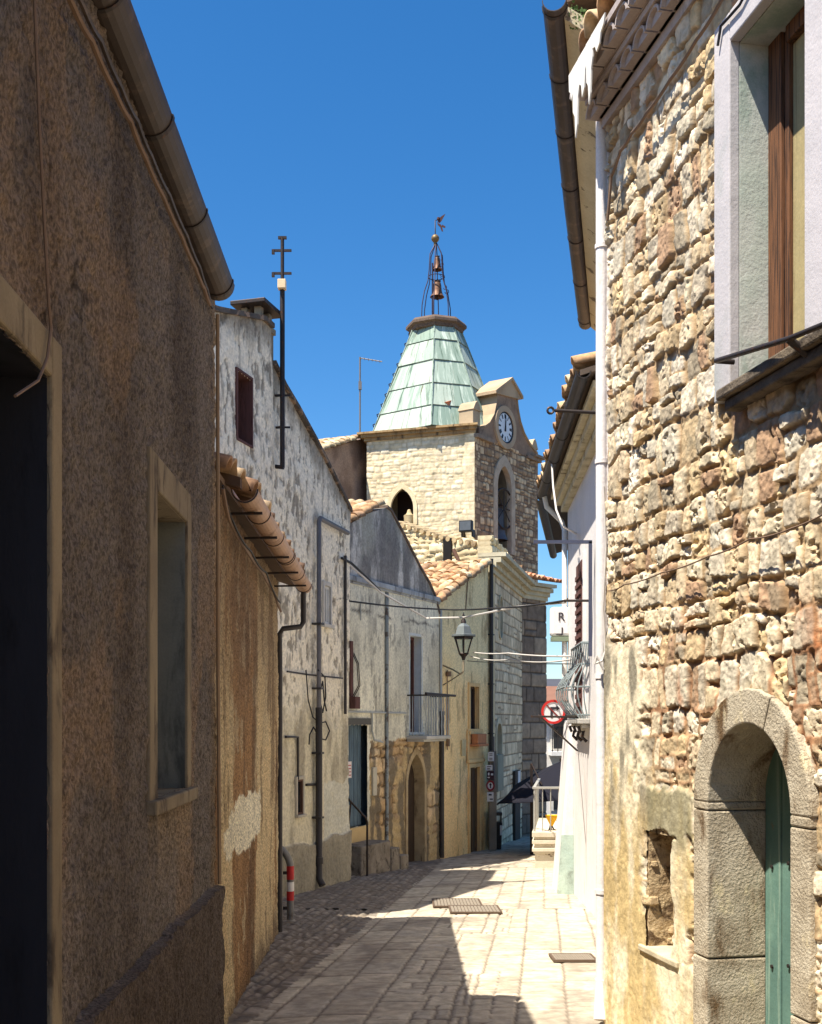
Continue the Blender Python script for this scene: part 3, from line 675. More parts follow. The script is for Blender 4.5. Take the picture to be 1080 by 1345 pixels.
gridwall('wall', W4, 0, W4.L, ground(24) - .3, lambda u: np.interp(u, pu4, pz4), .035, h4_h, h4_c, ATT_S, h4, [bd4, bw4, in_pointed(pd_c, pd_hw, pd_sp, pd_top, -3)], .28)
mb = MB(); W4.poly(mb, [(0, -1.8), (W4.L, -1.8)] + [(a, b - .03) for a, b in prof4[::-1]], -4.5, -.28); mb.build('rear_walls', M_plaster('grey plaster', C(160, 166, 164), C(130, 136, 136)), h4)
mb = MB(); zl = W4.at(456, 761)[1]; W4.box(mb, 0, W4.L + .02, zl - .02, zl + .08, .0, .09); W4.box(mb, 0, W4.L + .02, zl - .06, zl - .02, .0, .06); mb.build('string_course', M_plaster('grey ledge', C(182, 186, 184), C(146, 148, 148), C(104, 102, 100), 3), h4, bevel=.01)
mb = MB()
for (a, b), (c_, d_) in zip(prof4[3:-1], prof4[4:]): mb.prism([W4.P(a, b, .07), W4.P(c_, d_, .07), W4.P(c_, d_ + .05, .07), W4.P(a, b + .05, .07)], W4.n * -4.5)
mb.build('roof', M_plaster('weathered roof', C(90, 80, 74), C(128, 108, 92), None, 4), h4)
ap = prof4[3]; lf = prof4[0]; rise = Vector(W4.d * (ap[0] - lf[0]) + Vector((0, 0, ap[1] - lf[1] + .05)))
tiles('tiled_slope', W4.P(lf[0], lf[1] + .03, .08), -W4.n, rise.normalized(), 20, 7, ATT_T, h4, .21, .30, 13, .05, .05)
# pointed doorway
def arch_band(mb, W, inner, outer, o0, o1):
    for (a, b), (c_, d_) in zip(zip(inner[:-1], inner[1:]), zip(outer[:-1], outer[1:])):
        mb.hexa([W.P(*a, o0), W.P(*b, o0), W.P(*d_, o0), W.P(*c_, o0), W.P(*a, o1), W.P(*b, o1), W.P(*d_, o1), W.P(*c_, o1)])
inn = pointed(pd_c, pd_hw, pd_sp, pd_top, 8, pd_bot); out = pointed(pd_c, pd_hw + .1, pd_sp, pd_top + .16, 8, pd_bot)
STONE_W = M_plaster('warm dressed stone', C(180, 160, 124), C(150, 130, 98), C(104, 88, 68), 4, 4, (2, 2, .6), (.55, .7), 30, .5, .01)
mb = MB(); arch_band(mb, W4, inn, out, -.26, .07); ds = mb.build('door_surround', STONE_W, h4, bevel=.01)
mb = MB(); W4.box(mb, pd_c - pd_hw, pd_c, pd_bot, pd_top - .02, -.22, -.17); W4.box(mb, pd_c + .008, pd_c + pd_hw, pd_bot, pd_top - .02, -.22, -.17); W4.box(mb, pd_c - pd_hw, pd_c + pd_hw, pd_bot, pd_top, -.275, -.225)
mb.build('pointed_door', M_plain('dark brown door', C(60, 48, 38), .85, 0, .3, 5, C(44, 36, 30), (.5, .7), (5, 5, .5)), h4)
# blue plank door with its slab
BLUE = M_plain('worn blue paint', C(92, 112, 124), .75, 0, .25, 5, C(62, 74, 82), (.48, .62), (8, 8, .35))
mb = MB(); n = 5; w_ = (bd4[1] - bd4[0]) / n
for i in range(n): W4.box(mb, bd4[0] + i * w_ + .006, bd4[0] + (i + 1) * w_ - .006, bd4[2], bd4[3], -.14, -.09)
W4.box(mb, bd4[0], bd4[1], bd4[2], bd4[3], -.2, -.145)
bd = mb.build('plank_door', BLUE, h4)
mb = MB(); um_ = bd4[0] + .28; zm = W4.at(464, 1012)[1]; W4.box(mb, um_ - .09, um_ + .09, zm - .14, zm + .16, -.088, -.084); mb.build('paper_notice', M_plain('pink white paper', C(226, 214, 208), .8, 0, .05), bd)
mb = MB()
for i in range(4): W4.box(mb, um_ - .07, um_ + .07, zm - .1 + i * .06, zm - .08 + i * .06, -.084, -.082)
mb.build('notice_print', M_plain('faded red ink', C(176, 96, 96), .8, 0, .1), bd)
mb = MB(); W4.box(mb, bd4[0] - .05, bd4[1] + .1, bd4[3], bd4[3] + .12, -.02, .07); mb.build('door_lintel', M_plain('dark wood lintel', C(92, 90, 84), .9), h4)
mb = MB(); W4.box(mb, 0, bd4[1] + .05, bd4[2] - .27, bd4[2] - .002, 0, .06); mb.build('door_sill', M_plaster('tan plaster', C(206, 178, 126), C(186, 158, 112)), h4)
# balcony
fl = W4.at(553, 966)[1]; bu0, bu1 = W4.at(533)[0], W4.at(566)[0]
op = opening(W4, bw4, h4, SHUT_R, GLASS, .22, .06, 'balcony_window', True, M_plain('pale grey trim', C(196, 202, 200), .9), .06)
bal = MB(); W4.box(bal, bu0 - .03, bu1 - .05, fl - .07, fl, 0.02, .48); W4.box(bal, bu0, bu1 - .1, fl - .12, fl - .07, 0.02, .4); balo = bal.build('balcony', M_plaster('grey slab', C(186, 184, 176), C(160, 158, 150)), h4, bevel=.01)
mb = MB(); rt = fl + .80
n = 9
for i in range(n + 1):
    u = bu0 + (bu1 - .1 - bu0) * i / n; pts = []
    for k in range(13): pts.append(W4.P(u + .012 * math.sin(k * 1.57), fl + (rt - fl) * k / 12, .45))
    mb.tube(pts, .011, 5)
for o_ in (.15, .3): 
    for u in (bu0, bu1 - .1): mb.tube([W4.P(u, fl, o_), W4.P(u, rt, o_)], .009, 5)
mb.build('railing', M_plain('silver paint', C(150, 156, 158), .5, .4), balo, True)
mb = MB(); W4.box(mb, bu0, bu1 - .1, rt, rt + .03, .43, .47); W4.box(mb, bu0 - .01, bu0 + .02, rt, rt + .03, .02, .43); W4.box(mb, bu1 - .13, bu1 - .1, rt, rt + .03, .02, .43)
mb.build('hand_rail', IRON, balo)
mb = MB(); a_ = W4.pt(534, 911, .45); mb.tube([W4.P(bu0, rt + .05, .44), PX(598, 914, 24.2)], .025, 8); mb.build('iron_bar', IRON, balo, True)
mb = MB(); ua, ub = W4.at(456.5)[0], W4.at(460)[0]; z_a, z_b = W4.at(458, 915)[1], W4.at(458, 842)[1]; W4.box(mb, ua, ub, z_a, z_b, .0, .07); W4.box(mb, ua, ub + .1, z_a - .22, z_a - .001, .0, .16); mb.build('side_shutter', SHUT_R, h4, bevel=.01)
mb = MB()
for i in range(2):
    u = ub + .02 + i * .06; mb.tube([W4.P(u, z_a, .04), W4.P(u, z_a + .2, .16), W4.P(u, z_a + .6, .13), W4.P(u, z_a + .8, .03)], .010, 5)
mb.build('window_basket', IRON, h4, True)
# pipes on its front
mb = MB(); u = W4.at(504)[0]; mb.tube([W4.P(u, zl - .08, .07), W4.P(u, W4.at(504, 1118)[1], .07)], .035, 8); mb.build('downpipe', M_plain('weathered zinc', C(138, 146, 146), .6, .2, .2, 4, C(92, 84, 78), (.5, .6)), h4, True)
mb = MB(); mb.tube([W4.pt(457, 935, .06), W4.pt(533, 937, .06)], .02, 6); mb.tube([W4.pt(489, 936, .06), W4.pt(489, 960, .06), W4.pt(492, 972, .06), W4.pt(503, 975, .06)], .018, 6); mb.tube([W4.pt(474, 790, .06), W4.pt(474, 1, .06) * 0 + W4.pt(474, 815, .06)], .012, 6); each(mb, 'conduit', M_plain('pale conduit', C(170, 172, 166), .6), h4, True)
mb = MB(); u = W4.L + .04; mb.tube([W4.P(u, W4.at(575, 800)[1], .06), W4.P(u, W4.at(575, 938)[1], .06)], .03, 8); mb.build('upper_pipe', M_plain('pale zinc', C(168, 172, 170), .6, .2), h4, True)
mb = MB(); mb.tube([W4.P(u, W4.at(575, 938)[1], .08), W4.P(u, ground(24.4), .08)], .055, 10); mb.tube([W4.P(u, W4.at(575, 938)[1] - .02, .08), W4.P(u, W4.at(575, 938)[1] + .06, .08)], .07, 10); mb.build('cast_iron_pipe', PIPE_DK, h4, True)
mb = MB(); um_ = W4.at(485)[0] + .08; W4.box(mb, um_ - .06, um_ + .1, W4.at(487, 1045)[1], W4.at(487, 1008)[1], .03, .08); mb.build('meter_cabinet', M_plain('pale cabinet', C(190, 182, 160), .7), h4, bevel=.006)
# steps and handrail in front of the blue door
stp = T('stone_steps', 'short flight of worn stone steps below the blue plank door', 'steps', W4.P(bd4[1], ground(21.3), .5))
mb = MB(); g0 = ground(21.0) - .1; a = bd4[2] - .27
W4.box(mb, .1, bd4[1] + .05, g0, a, .03, .5); W4.box(mb, bd4[1] + .06, bd4[1] + .42, g0, a - .16, .03, .52); W4.box(mb, bd4[1] + .43, bd4[1] + .78, g0, a - .33, .03, .54)
mb.build('steps', M_plaster('worn step stone', C(150, 140, 124), C(116, 106, 92), C(84, 76, 66), 4, 5, (1, 1, 1), (.5, .65)), stp, bevel=.02)
hr = T('hand_rail', 'thin dark iron handrail beside the stone steps', 'handrail', W4.P(bd4[1] + .35, ground(21.3), .58))
mb = MB(); mb.tube([W4.pt(458, 1050, .56), W4.pt(480, 1074, .56), W4.pt(482.5, 1080, .56), W4.P(W4.at(482.5, 1, .56)[0], ground(21.2), .56)], .02, 8); mb.build('rail', IRON, hr, True)
mb = MB(); mb.tube([W4.pt(461, 1053, .56), W4.P(W4.at(461, 1, .56)[0], a, .56 - .08)], .016, 6); mb.build('post', IRON, hr, True)

# ------------------------------------------------------------------ yellow house
W5 = Wall((.605, 24.56), (1.88, 27.75), 1)
h5 = T('yellow_house', 'narrow yellow ochre house with brown door, between grey gable house and church', 'house', (1.2, 26, ground(26)))
dr5 = (W5.at(616.5)[0], W5.at(629)[0], ground(27) - .05, W5.at(622, 1008)[1]); wn5 = (W5.at(616.5)[0], W5.at(627.5)[0], W5.at(622, 960)[1], W5.at(622, 902)[1])
z5a = W5.at(577, 788)[1]; z5b = W5.at(638, 738)[1]
def h5_h(U, Z): return .012 * (fbm(U * 6, Z * 6, 91, 4) - .5) + .01 * (fbm(U * 25, Z * 25, 92, 3) - .5)
def h5_c(U, Z):
    o = np.ones(U.shape + (3,)); c = mix(o * np.array(C(252, 222, 162)), o * np.array(C(242, 204, 142)), np.clip(fbm(U * 1.5, Z * .8, 93, 5) * 1.8 - .4, 0, 1))
    up = sst(2.4, 3.1, Z + .4 * (fbm(U * 2, Z, 94, 3) - .5)); c = mix(c, o * np.array(C(238, 218, 166)) * (.85 + .3 * fbm(U * 3, Z, 95, 4))[..., None], up)
    c = mix(c, o * np.array(C(148, 120, 84)), sst(.6, .7, fbm(U * 5, Z * 1.5, 96, 5)) * .6)
    return c
gridwall('wall', W5, 0, W5.L, ground(28) - .3, lambda u: z5a + (z5b - z5a) * u / W5.L, .05, h5_h, h5_c, ATT_S, h5, [dr5, wn5], .25)
mb = MB(); W5.poly(mb, [(0, -1.8), (W5.L, -1.8), (W5.L, z5b - .03), (0, z5a - .03)], -4.5, -.25); mb.build('rear_walls', M_plaster('yellow plaster', C(200, 180, 130), C(180, 156, 108)), h5)
TRIM5 = M_plaster('yellow trim', C(236, 200, 140), C(214, 176, 120), None, 2, bscale=20)
opening(W5, dr5, h5, M_plain('brown door frame', C(104, 84, 62), .8), M_plain('brown plank door', C(92, 76, 58), .8, 0, .25, 5, C(76, 62, 48), (.5, .7), (6, 6, .4)), .12, .05, 'door', True, TRIM5, .09)
opening(W5, wn5, h5, M_plain('dark frame', C(70, 56, 48), .8), GLASS, .15, .05, 'window', True, TRIM5, .09)
mb = MB(); W5.box(mb, wn5[0] - .02, wn5[1] + .02, wn5[2] - .3, wn5[2] - .07, .075, .22); W5.box(mb, wn5[0] - .06, wn5[1] + .06, wn5[2] - .36, wn5[2] - .3, .02, .26); mb.build('window_box', M_plain('terracotta box', C(186, 124, 84), .9), h5, bevel=.01)
mb = MB(); W5.box(mb, dr5[0] - .2, dr5[1] + .25, dr5[3] + .16, dr5[3] + .9, .012, .035); W5.box(mb, dr5[0] - .22, dr5[1] + .27, dr5[3] + .12, dr5[3] + .2, .012, .075); mb.build('door_panel', TRIM5, h5, bevel=.01)
mb = MB(); u = W5.at(608)[0]; W5.box(mb, u - .16, u + .12, W5.at(608, 993)[1], W5.at(608, 972)[1], .012, .04); mb.build('plaque', M_plaster('pale plaque', C(206, 190, 146), C(190, 172, 128), C(120, 100, 74), 3), h5, bevel=.005)
mb = MB(); mb.tube([W5.P(W5.L + .02, z5b + .1, .07), W5.P(W5.L + .02, ground(27.7) + .05, .07)], .05, 10)
for z_ in (3.8, 2.6, 1.4, .2): W5.box(mb, W5.L - .05, W5.L + .09, z_, z_ + .03, 0, .13)
mb.build('downpipe', PIPE_DK, h5, True)
mb = MB(); a_ = W5.at(586)[0]; mb.tube([W5.P(a_, W5.at(586, 880)[1], .03), W5.P(a_, W5.at(586, 985)[1], .03)], .012, 5); mb.lathe(W5.P(a_, W5.at(586, 975)[1], .05), [(0, -.09), (.04, -.09), (.04, .07), (0, .07)], 8); mb.lathe(W5.P(a_, W5.at(586, 885)[1], .06), [(0, -.06), (.06, -.06), (.06, .05), (0, .05)], 8)
mb.tube([W5.pt(616, 742, .02), W5.pt(614, 770, .02), W5.pt(612, 800, .02)], .012, 5); each(mb, 'wall_wiring', CABLE_B, h5, True)
up5 = (W5.d * W5.L + Vector((0, 0, z5b - z5a))).normalized()
tiles('roof', W5.P(-.1, z5a - .02, .10), -W5.n, up5, 22, 12, ATT_T, h5, .2, .31, 17, .06, .06)
mb = MB(); o_ = W5.P(-.12, z5a - .03, .06); mb.obox(o_, -W5.n * 4.4, up5 * 3.65, (0, 0, -.04)); mb.build('roof_boarding', M_plaster('mortar verge', C(190, 176, 146), C(150, 134, 108)), h5)

# ------------------------------------------------------------------ church body and its old back wall
ch = T('church', 'grey ashlar church body with moulded cornice and slit window below the bell tower', 'church', (3, 31, ground(31)))
W6 = Wall((1.93, 27.9), (3.26, 33.7), 1); W6b = Wall((3.26, 33.7), (4.10, 34.74), 1)
zc6 = 5.35
def ash(U, Z, seed, rh=.33, sw=.52):
    return stones(U, Z, rh, sw, seed, .02, 1.2, .12, .03, .8, 1.25)
ov = in_pointed(W6.at(656.5)[0], .24, W6.at(656, 790)[1], W6.at(656, 783)[1], W6.at(656, 838)[1])
ni = in_pointed(W6.at(654)[0], .42, W6.at(654, 962)[1], W6.at(654, 950)[1], W6.at(654, 990)[1])
def w6_h(U, Z):
    e, rn, a, b = ash(U, Z, 101, .27, .40); pl = (U < W6.at(649)[0]) * 1.0
    return (sst(0, .02, e - .008) * .02 + (rn[0] - .5) * .015 + .012 * (fbm(U * 12, Z * 12, 102, 3) - .5)) * (1 - pl) + pl * .03
def w6_c(U, Z):
    e, rn, a, b = ash(U, Z, 101, .27, .40); c = palette(rn[1], [C(214, 198, 166), C(198, 182, 152), C(222, 206, 174), C(184, 168, 140)]) * (.8 + .4 * fbm(U * 4, Z * 4, 103, 4))[..., None]
    c = mix(np.ones_like(c) * np.array(C(112, 96, 76)), c, sst(.0, .028, e)); pl = U < W6.at(649)[0]
    return np.where(pl[..., None], np.array(C(204, 186, 146)) * (.8 + .4 * fbm(U * 3, Z * 1, 104, 4))[..., None], c)
gridwall('wall', W6, 0, W6.L, ground(33) - .4, zc6, .028, w6_h, w6_c, ATT_F, ch, [ov, ni], .25)
def w6b_h(U, Z):
    e, rn, a, b = ash(U, Z, 111, .5, .62); return sst(0, .03, e - .01) * .03 + (rn[0] - .5) * .02 + .015 * (fbm(U * 10, Z * 10, 112, 3) - .5)
def w6b_c(U, Z):
    e, rn, a, b = ash(U, Z, 111, .5, .62); c = palette(rn[1], [C(146, 128, 108), C(130, 114, 98), C(158, 140, 118), C(120, 106, 92)]) * (.8 + .4 * fbm(U * 3, Z * 3, 113, 4))[..., None]
    return mix(np.ones_like(c) * np.array(C(78, 66, 56)), c, sst(.0, .035, e))
gridwall('corner_wall', W6b, 0, W6b.L, ground(34) - .4, zc6, .03, w6b_h, w6b_c, ATT_F, ch, (), .3)
mb = MB(); pl_ = [W6.P(0, -2.4, -.26), W6.P(W6.L, -2.4, -.26), W6b.P(0, -2.4, -.31), W6b.P(W6b.L, -2.4, -.31), Vector((4.35, 38.0, -2.4)), Vector((3, 41, -2.4)), Vector((-1.4, 41, -2.4)), Vector((-1.4, 29.5, -2.4))]
mb.prism(pl_, (0, 0, zc6 + 2.38)); mb.build('rear_walls', M_plaster('church stone', C(160, 150, 132), C(136, 128, 112)), ch)
COR = M_plaster('pale cornice stone', C(206, 196, 166), C(178, 168, 140), C(130, 120, 100), 3, 3, (1, 1, .6), (.55, .7), 20, .3, .01)
mb = MB()
for dz, o_ in ((0, .08), (.12, .16), (.24, .28), (.38, .40)):
    a, b, c_ = W6.P(-.05, zc6 + dz, o_), W6.P(W6.L, zc6 + dz, o_) + W6b.n * 0, W6b.P(W6b.L, zc6 + dz, o_)
    k_ = W6.P(W6.L, zc6 + dz, o_) + (W6.d) * o_ * .45
    mb.prism([a, k_, c_, W6b.P(W6b.L, zc6 + dz, -.3), W6b.P(0, zc6 + dz, -.4), W6.P(-.05, zc6 + dz, -.3)], (0, 0, .12 if dz < .38 else .1))
mb.build('cornice', COR, ch)
# lean-to roofs between the cornice and the tower
zr = zc6 + .5
def w7_h(U, Z):
    e, rn, a, b = stones(U, Z, .2, .3, 121, .08, 2, .4, .05); return sst(0, .04, e) * (.03 + .05 * rn[0]) + .06 * (fbm(U * 5, Z * 5, 122, 4) - .5)
def w7_c(U, Z):
    e, rn, a, b = stones(U, Z, .2, .3, 121, .08, 2, .4, .05); c = palette(rn[1], [C(222, 206, 166), C(208, 190, 150), C(230, 216, 180), C(196, 178, 140)]) * (.75 + .5 * fbm(U * 5, Z * 5, 123, 4))[..., None]
    return mix(np.ones_like(c) * np.array(C(186, 166, 128)), c, sst(0, .03, e))
pr6 = lambda u: zc6 + .92 + .10 * (fbm(u * 5, u * 0, 8, 3) - .5) - .10 * (u / W6.L)
gridwall('rubble_parapet', W6, -.02, W6.L * .86, zc6 + .47, pr6, .035, w7_h, lambda U, Z: w7_c(U, Z) * .95, ATT_F, ch, (), .3)
n6 = W6b.n; tiles('roof', W6b.P(-.25, zr + .02, .42), W6b.d, (-n6 + Vector((0, 0, .28))).normalized(), 9, 6, ATT_T, ch, .2, .32, 19, .05, .02, [C(206, 138, 100), C(222, 160, 122), C(190, 124, 92), C(214, 170, 138)])
mb = MB()
rng = random.Random(4)
for i in range(26):
    p = W6.P(W6.L * rng.uniform(.35, .98), zr + .1, .2 - rng.uniform(0, .5)) ; s_ = rng.uniform(.05, .14); mb.obox(p, (s_, .02, .02), (-.03, s_, .01), (.01, 0, s_ * .6))
each(mb, 'broken_tile', M_plain('broken tile', C(176, 140, 108), .9, 0, .4, 3, C(120, 88, 66)), ch)
# slit window and niche
def pane(W, outline, o, mat, name, parent): mb = MB(); W.poly(mb, outline, o - .04, o); return mb.build(name, mat, parent)
us = W6.at(656.5)[0]; zs0, zs1 = W6.at(656, 838)[1], W6.at(656, 783)[1]
inn = pointed(us, .24, zs1 - .25, zs1, 6); low = [(u, zs0 + .25 - (z - (zs1 - .25))) for u, z in inn[::-1]]; oval = inn + low
big = [(us + (u - us) * 1.35, (zs0 + zs1) / 2 + (z - (zs0 + zs1) / 2) * 1.07) for u, z in oval]
mb = MB(); arch_band(mb, W6, oval + oval[:1], big + big[:1], -.2, .05); sw_ = mb.build('slit_window', COR, ch)
pane(W6, oval, -.13, M_plain('leaded glass', C(70, 66, 72), .3), 'pane', sw_)
un = W6.at(654)[0]; zn0, zn1 = W6.at(654, 990)[1], W6.at(654, 950)[1]
inn = pointed(un, .42, zn1 - .35, zn1, 6, zn0); out = pointed(un, .55, zn1 - .35, zn1 + .14, 6, zn0); mb = MB(); arch_band(mb, W6, inn, out, -.2, .05); sw_ = mb.build('niche', COR, ch)
pane(W6, inn, -.12, M_plaster('niche stone', C(150, 144, 130), C(130, 124, 112)), 'back_panel', sw_)
mb = MB(); W6.box(mb, un - .5, un + .5, zn0 - .95, zn0 - .02, .0, .08); mb.build('stone_tablet', M_plaster('green grey stone', C(152, 150, 130), C(134, 132, 116)), ch, bevel=.01)
# portal with a poster beside it
mb = MB(); u = W6.at(676)[0]; W6.box(mb, u - .55, u + .5, W6.at(676, 1105)[1], W6.at(676, 1012)[1], .03, .10); po = mb.build('side_door', M_plain('dark door', C(60, 54, 48), .8), ch)
mb = MB(); W6.box(mb, u - .05, u + .42, W6.at(676, 1040)[1], W6.at(676, 1013)[1], .10, .115); mb.build('poster', M_plain('pale poster', C(200, 204, 206), .6, 0, .1), po)

# old stone wall in the sun behind the yellow house
W7 = Wall((-1.137, 31.0), (1.93, 28.35), 1)
ow = T('ruined_wall', 'old sunlit rubble wall with broken top between yellow house roof and bell tower', 'wall', (.4, 29.6, 3))
p7 = [W7.at(490, 675), W7.at(512, 684), W7.at(545, 694), W7.at(572, 702), W7.at(584, 706), W7.at(585, 716), W7.at(594, 714), W7.at(596, 706), W7.at(612, 708), W7.at(634, 712)]
q7u = np.array([p[0] for p in p7]); q7z = np.array([p[1] for p in p7])
gridwall('stonework', W7, q7u[0], q7u[-1], 3.6, lambda u: np.interp(u, q7u, q7z) + .08 * (fbm(u * 6, u * 0, 5, 3) - .5), .05, w7_h, w7_c, ATT_F, ow, (), .5)
mb = MB(); u = W7.at(589)[0]; W7.box(mb, u - .1, u + .16, W7.at(589, 737)[1], W7.at(589, 708)[1], .06, .09); mb.build('gap_shade_slab', DARK, ow)  # dark slab on the wall face, stands in for the shade of an opening
mb = MB(); mb.tube([W7.pt(596, 722, .15), W7.pt(604, 740, .2)], .05, 8); mb.build('fallen_beam', WOOD, ow)
mb = MB()
for i in range(13):
    px = 520 + i * 8.5; c0 = W7.pt(px, np.interp(px, [490, 512, 545, 584, 640], [675, 684, 694, 706, 716]) + 1, .1); mb.tube([c0, c0 - W7.n * .5 + Vector((0, 0, .04))], .07, 8)
mb.build('coping_tiles', M_plain('old coping tile', C(186, 164, 126), .95, 0, .35, 3, C(120, 100, 78)), ow, True)

# brown rendered house left of the tower
W8 = Wall((-4.2, 30.2), (-1.2, 36.2), 1)
bh = T('brown_house', 'shaded brown rendered house with old barrel tile roof left of bell tower', 'house', (-3, 33, ground(33)))
z8a, z8b = W8.at(422, 592)[1], W8.at(480, 575)[1]; u8a, u8b = W8.at(422)[0], W8.at(480)[0]
tz8 = lambda u: z8a + (z8b - z8a) * (u - u8a) / (u8b - u8a)
gridwall('wall', W8, 0, W8.L, 2, tz8, .06, lambda U, Z: .03 * (fbm(U * 6, Z * 6, 131, 4) - .5), lambda U, Z: mix(np.ones(U.shape + (3,)) * np.array(C(122, 102, 90)), np.ones(U.shape + (3,)) * np.array(C(156, 134, 118)), sst(.35, .65, fbm(U * 1.6, Z * 1.2, 132, 5))), ATT_S, bh, (), .2)
mb = MB(); W8.poly(mb, [(0, -2), (W8.L, -2), (W8.L, tz8(W8.L) - .03), (0, tz8(0) - .03)], -4, -.2); mb.build('rear_walls', M_plaster('brown render', C(120, 104, 94), C(100, 88, 80)), bh)
up8 = (W8.d * W8.L + Vector((0, 0, tz8(W8.L) - tz8(0)))).normalized()
tiles('roof', W8.P(0, tz8(0) + .03, .12), -W8.n, up8, 22, 18, ATT_T, bh, .25, .34, 23, .06, .03, [C(206, 186, 150), C(190, 164, 128), C(216, 200, 168), C(176, 146, 114)])
# thin antenna behind it
an = T('thin_antenna', 'thin grey antenna pole with one boom behind the brown house roof', 'antenna', PX(473, 568, 36.5))
mb = MB(); mb.tube([PX(473, 580, 36.5), PX(473, 469, 36.5)], .03, 6); mb.build('pole', GALV, an, True)
mb = MB(); mb.tube([PX(472, 470, 36.5), PX(502, 475, 36.3)], .018, 6)
for i in range(6): p = PX(474 + i * 5, 470.5 + i * .9, 36.4); mb.tube([p + Vector((0, -.12, 0)), p + Vector((0, .12, 0))], .008, 4)
mb.build('boom', GALV, an, True)
mb = MB(); mb.obox(PX(471, 511, 36.45), (.1, 0, 0), (0, .1, 0), (0, 0, .25)); mb.build('junction_box', GALV, an)
# ------------------------------------------------------------------ bell tower
tw = T('bell_tower', 'square stone bell tower with green copper spire and clock gable', 'tower', (1.5, 36, ground(36)))
TL = Wall((-1.356, 35.07), (1.904, 34.0), 1); TR = Wall((1.904, 34.0), (4.12, 37.3), 1)
ZC = 10.30
def rub(U, Z, s): return stones(U, Z, .16, .19, s, .05, 2.6, .3, .04)
def tl_h(U, Z):
    e, rn, a, b = rub(U, Z, 141); q = (U > TL.L - .3); e2, r2, _, _ = stones(U, Z, .3, .6, 149, .0, 1, 0, .02)
    return np.where(q, .035 + .01 * sst(0, .02, e2), sst(0, .025, e - .006) * (.006 + .014 * rn[0]) + .016 * (fbm(U * 12, Z * 12, 142, 4) - .5))
def t_c(s, cols, mort):
    def f(U, Z):
        e, rn, a, b = rub(U, Z, s); c = palette(rn[1], cols) * (.8 + .4 * fbm(U * 4, Z * 4, s + 2, 4))[..., None]
        return mix(np.ones_like(c) * np.array(mort), c, sst(0, .035, e))
    return f
la = (TL.at(528.5)[0], (TL.at(543.5)[0] - TL.at(513.5)[0]) / 2, TL.at(529, 668)[1], TL.at(529, 642)[1], TL.at(529, 690)[1])
ra = (TR.at(661.5)[0], (TR.at(671)[0] - TR.at(653)[0]) / 2, TR.at(661, 640)[1], TR.at(661, 612)[1], TR.at(661, 726)[1])
gridwall('front_wall', TL, 0, TL.L, 2.5, ZC, .03, tl_h, t_c(141, [C(224, 209, 176), C(212, 196, 162), C(230, 218, 190), C(216, 200, 170)], C(204, 186, 150)), ATT_F, tw, [in_pointed(*la)], .35)
def tr_h(U, Z):
    e, rn, a, b = rub(U, Z, 151); q = (U < .28) | (U > TR.L - .25)
    return np.where(q, .03, sst(0, .03, e - .008) * (.012 + .03 * rn[0]) + .03 * (fbm(U * 8, Z * 8, 152, 3) - .5))
gridwall('clock_side_wall', TR, 0, TR.L, 2.5, ZC - .02, .03, tr_h, t_c(151, [C(192, 166, 132), C(160, 136, 108), C(214, 190, 154), C(146, 122, 98)], C(112, 92, 76)), ATT_F, tw, [in_pointed(*ra)], .35)
mb = MB()
mb.prism([Vector((-1.3, 35.5, -2.4)), TL.P(.05, -2.4, -.95), TL.P(TL.L - .9, -2.4, -.95)] + [TR.P(.9, -2.4, -.95), TR.P(TR.L - .05, -2.4, -.95), Vector((2.6, 39.6, -2.4)), Vector((-.75, 39.3, -2.4))], (0, 0, 12.65)); mb.build('rear_walls', M_plaster('tower stone', C(160, 142, 112), C(130, 114, 92), None, 4), tw)
mb = MB()   # dark brown panel behind each arch paints the chamber's shade
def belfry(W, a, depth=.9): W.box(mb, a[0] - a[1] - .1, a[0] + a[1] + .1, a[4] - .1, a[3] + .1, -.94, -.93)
belfry(TL, la); belfry(TR, ra); mb.build('belfry_shade_panel', M_plain('belfry shade brown', C(64, 50, 44), .95, 0, .4, 4), tw)
TST = M_plaster('cut tower stone', C(196, 178, 140), C(170, 152, 118), None, 4, bscale=20)
TSG = M_plaster('grey tower stone', C(150, 134, 116), C(128, 112, 98), None, 4, bscale=20)
mb = MB(); arch_band(mb, TL, pointed(la[0], la[1], la[2], la[3], 8, la[4]), pointed(la[0], la[1] + .12, la[2], la[3] + .16, 8, la[4]), -.06, .045); mb.build('front_arch', M_plaster('pale cut stone', C(228, 212, 176), C(206, 188, 150), None, 4, bscale=20), tw)
mb = MB(); arch_band(mb, TR, pointed(ra[0], ra[1], ra[2], ra[3], 8, ra[4]), pointed(ra[0], ra[1] + .24, ra[2], ra[3] + .34, 8, ra[4]), -.12, .05); mb.build('side_arch', M_plaster('pale arch stone', C(190, 174, 152), C(166, 150, 130), None, 4), tw)
# cornice
mb = MB()
def quad(o): return [TL.P(-o, 0, o), TL.P(TL.L + o * .6, 0, o), TR.P(.0, 0, -.06), TR.P(TR.L, 0, -.06), Vector((2.6 + o, 39.6 + o, 0)), Vector((-.75 - o, 39.3 + o, 0))]
for z0, z1, o in ((ZC - .0, ZC + .10, .07), (ZC + .10, ZC + .19, .15), (ZC + .19, ZC + .25, .24)): mb.prism([p + Vector((0, 0, z0)) for p in quad(o)], (0, 0, z1 - z0))
mb.build('cornice', M_plaster('cornice stone', C(178, 150, 108), C(146, 120, 86), C(96, 80, 62), 3), tw)
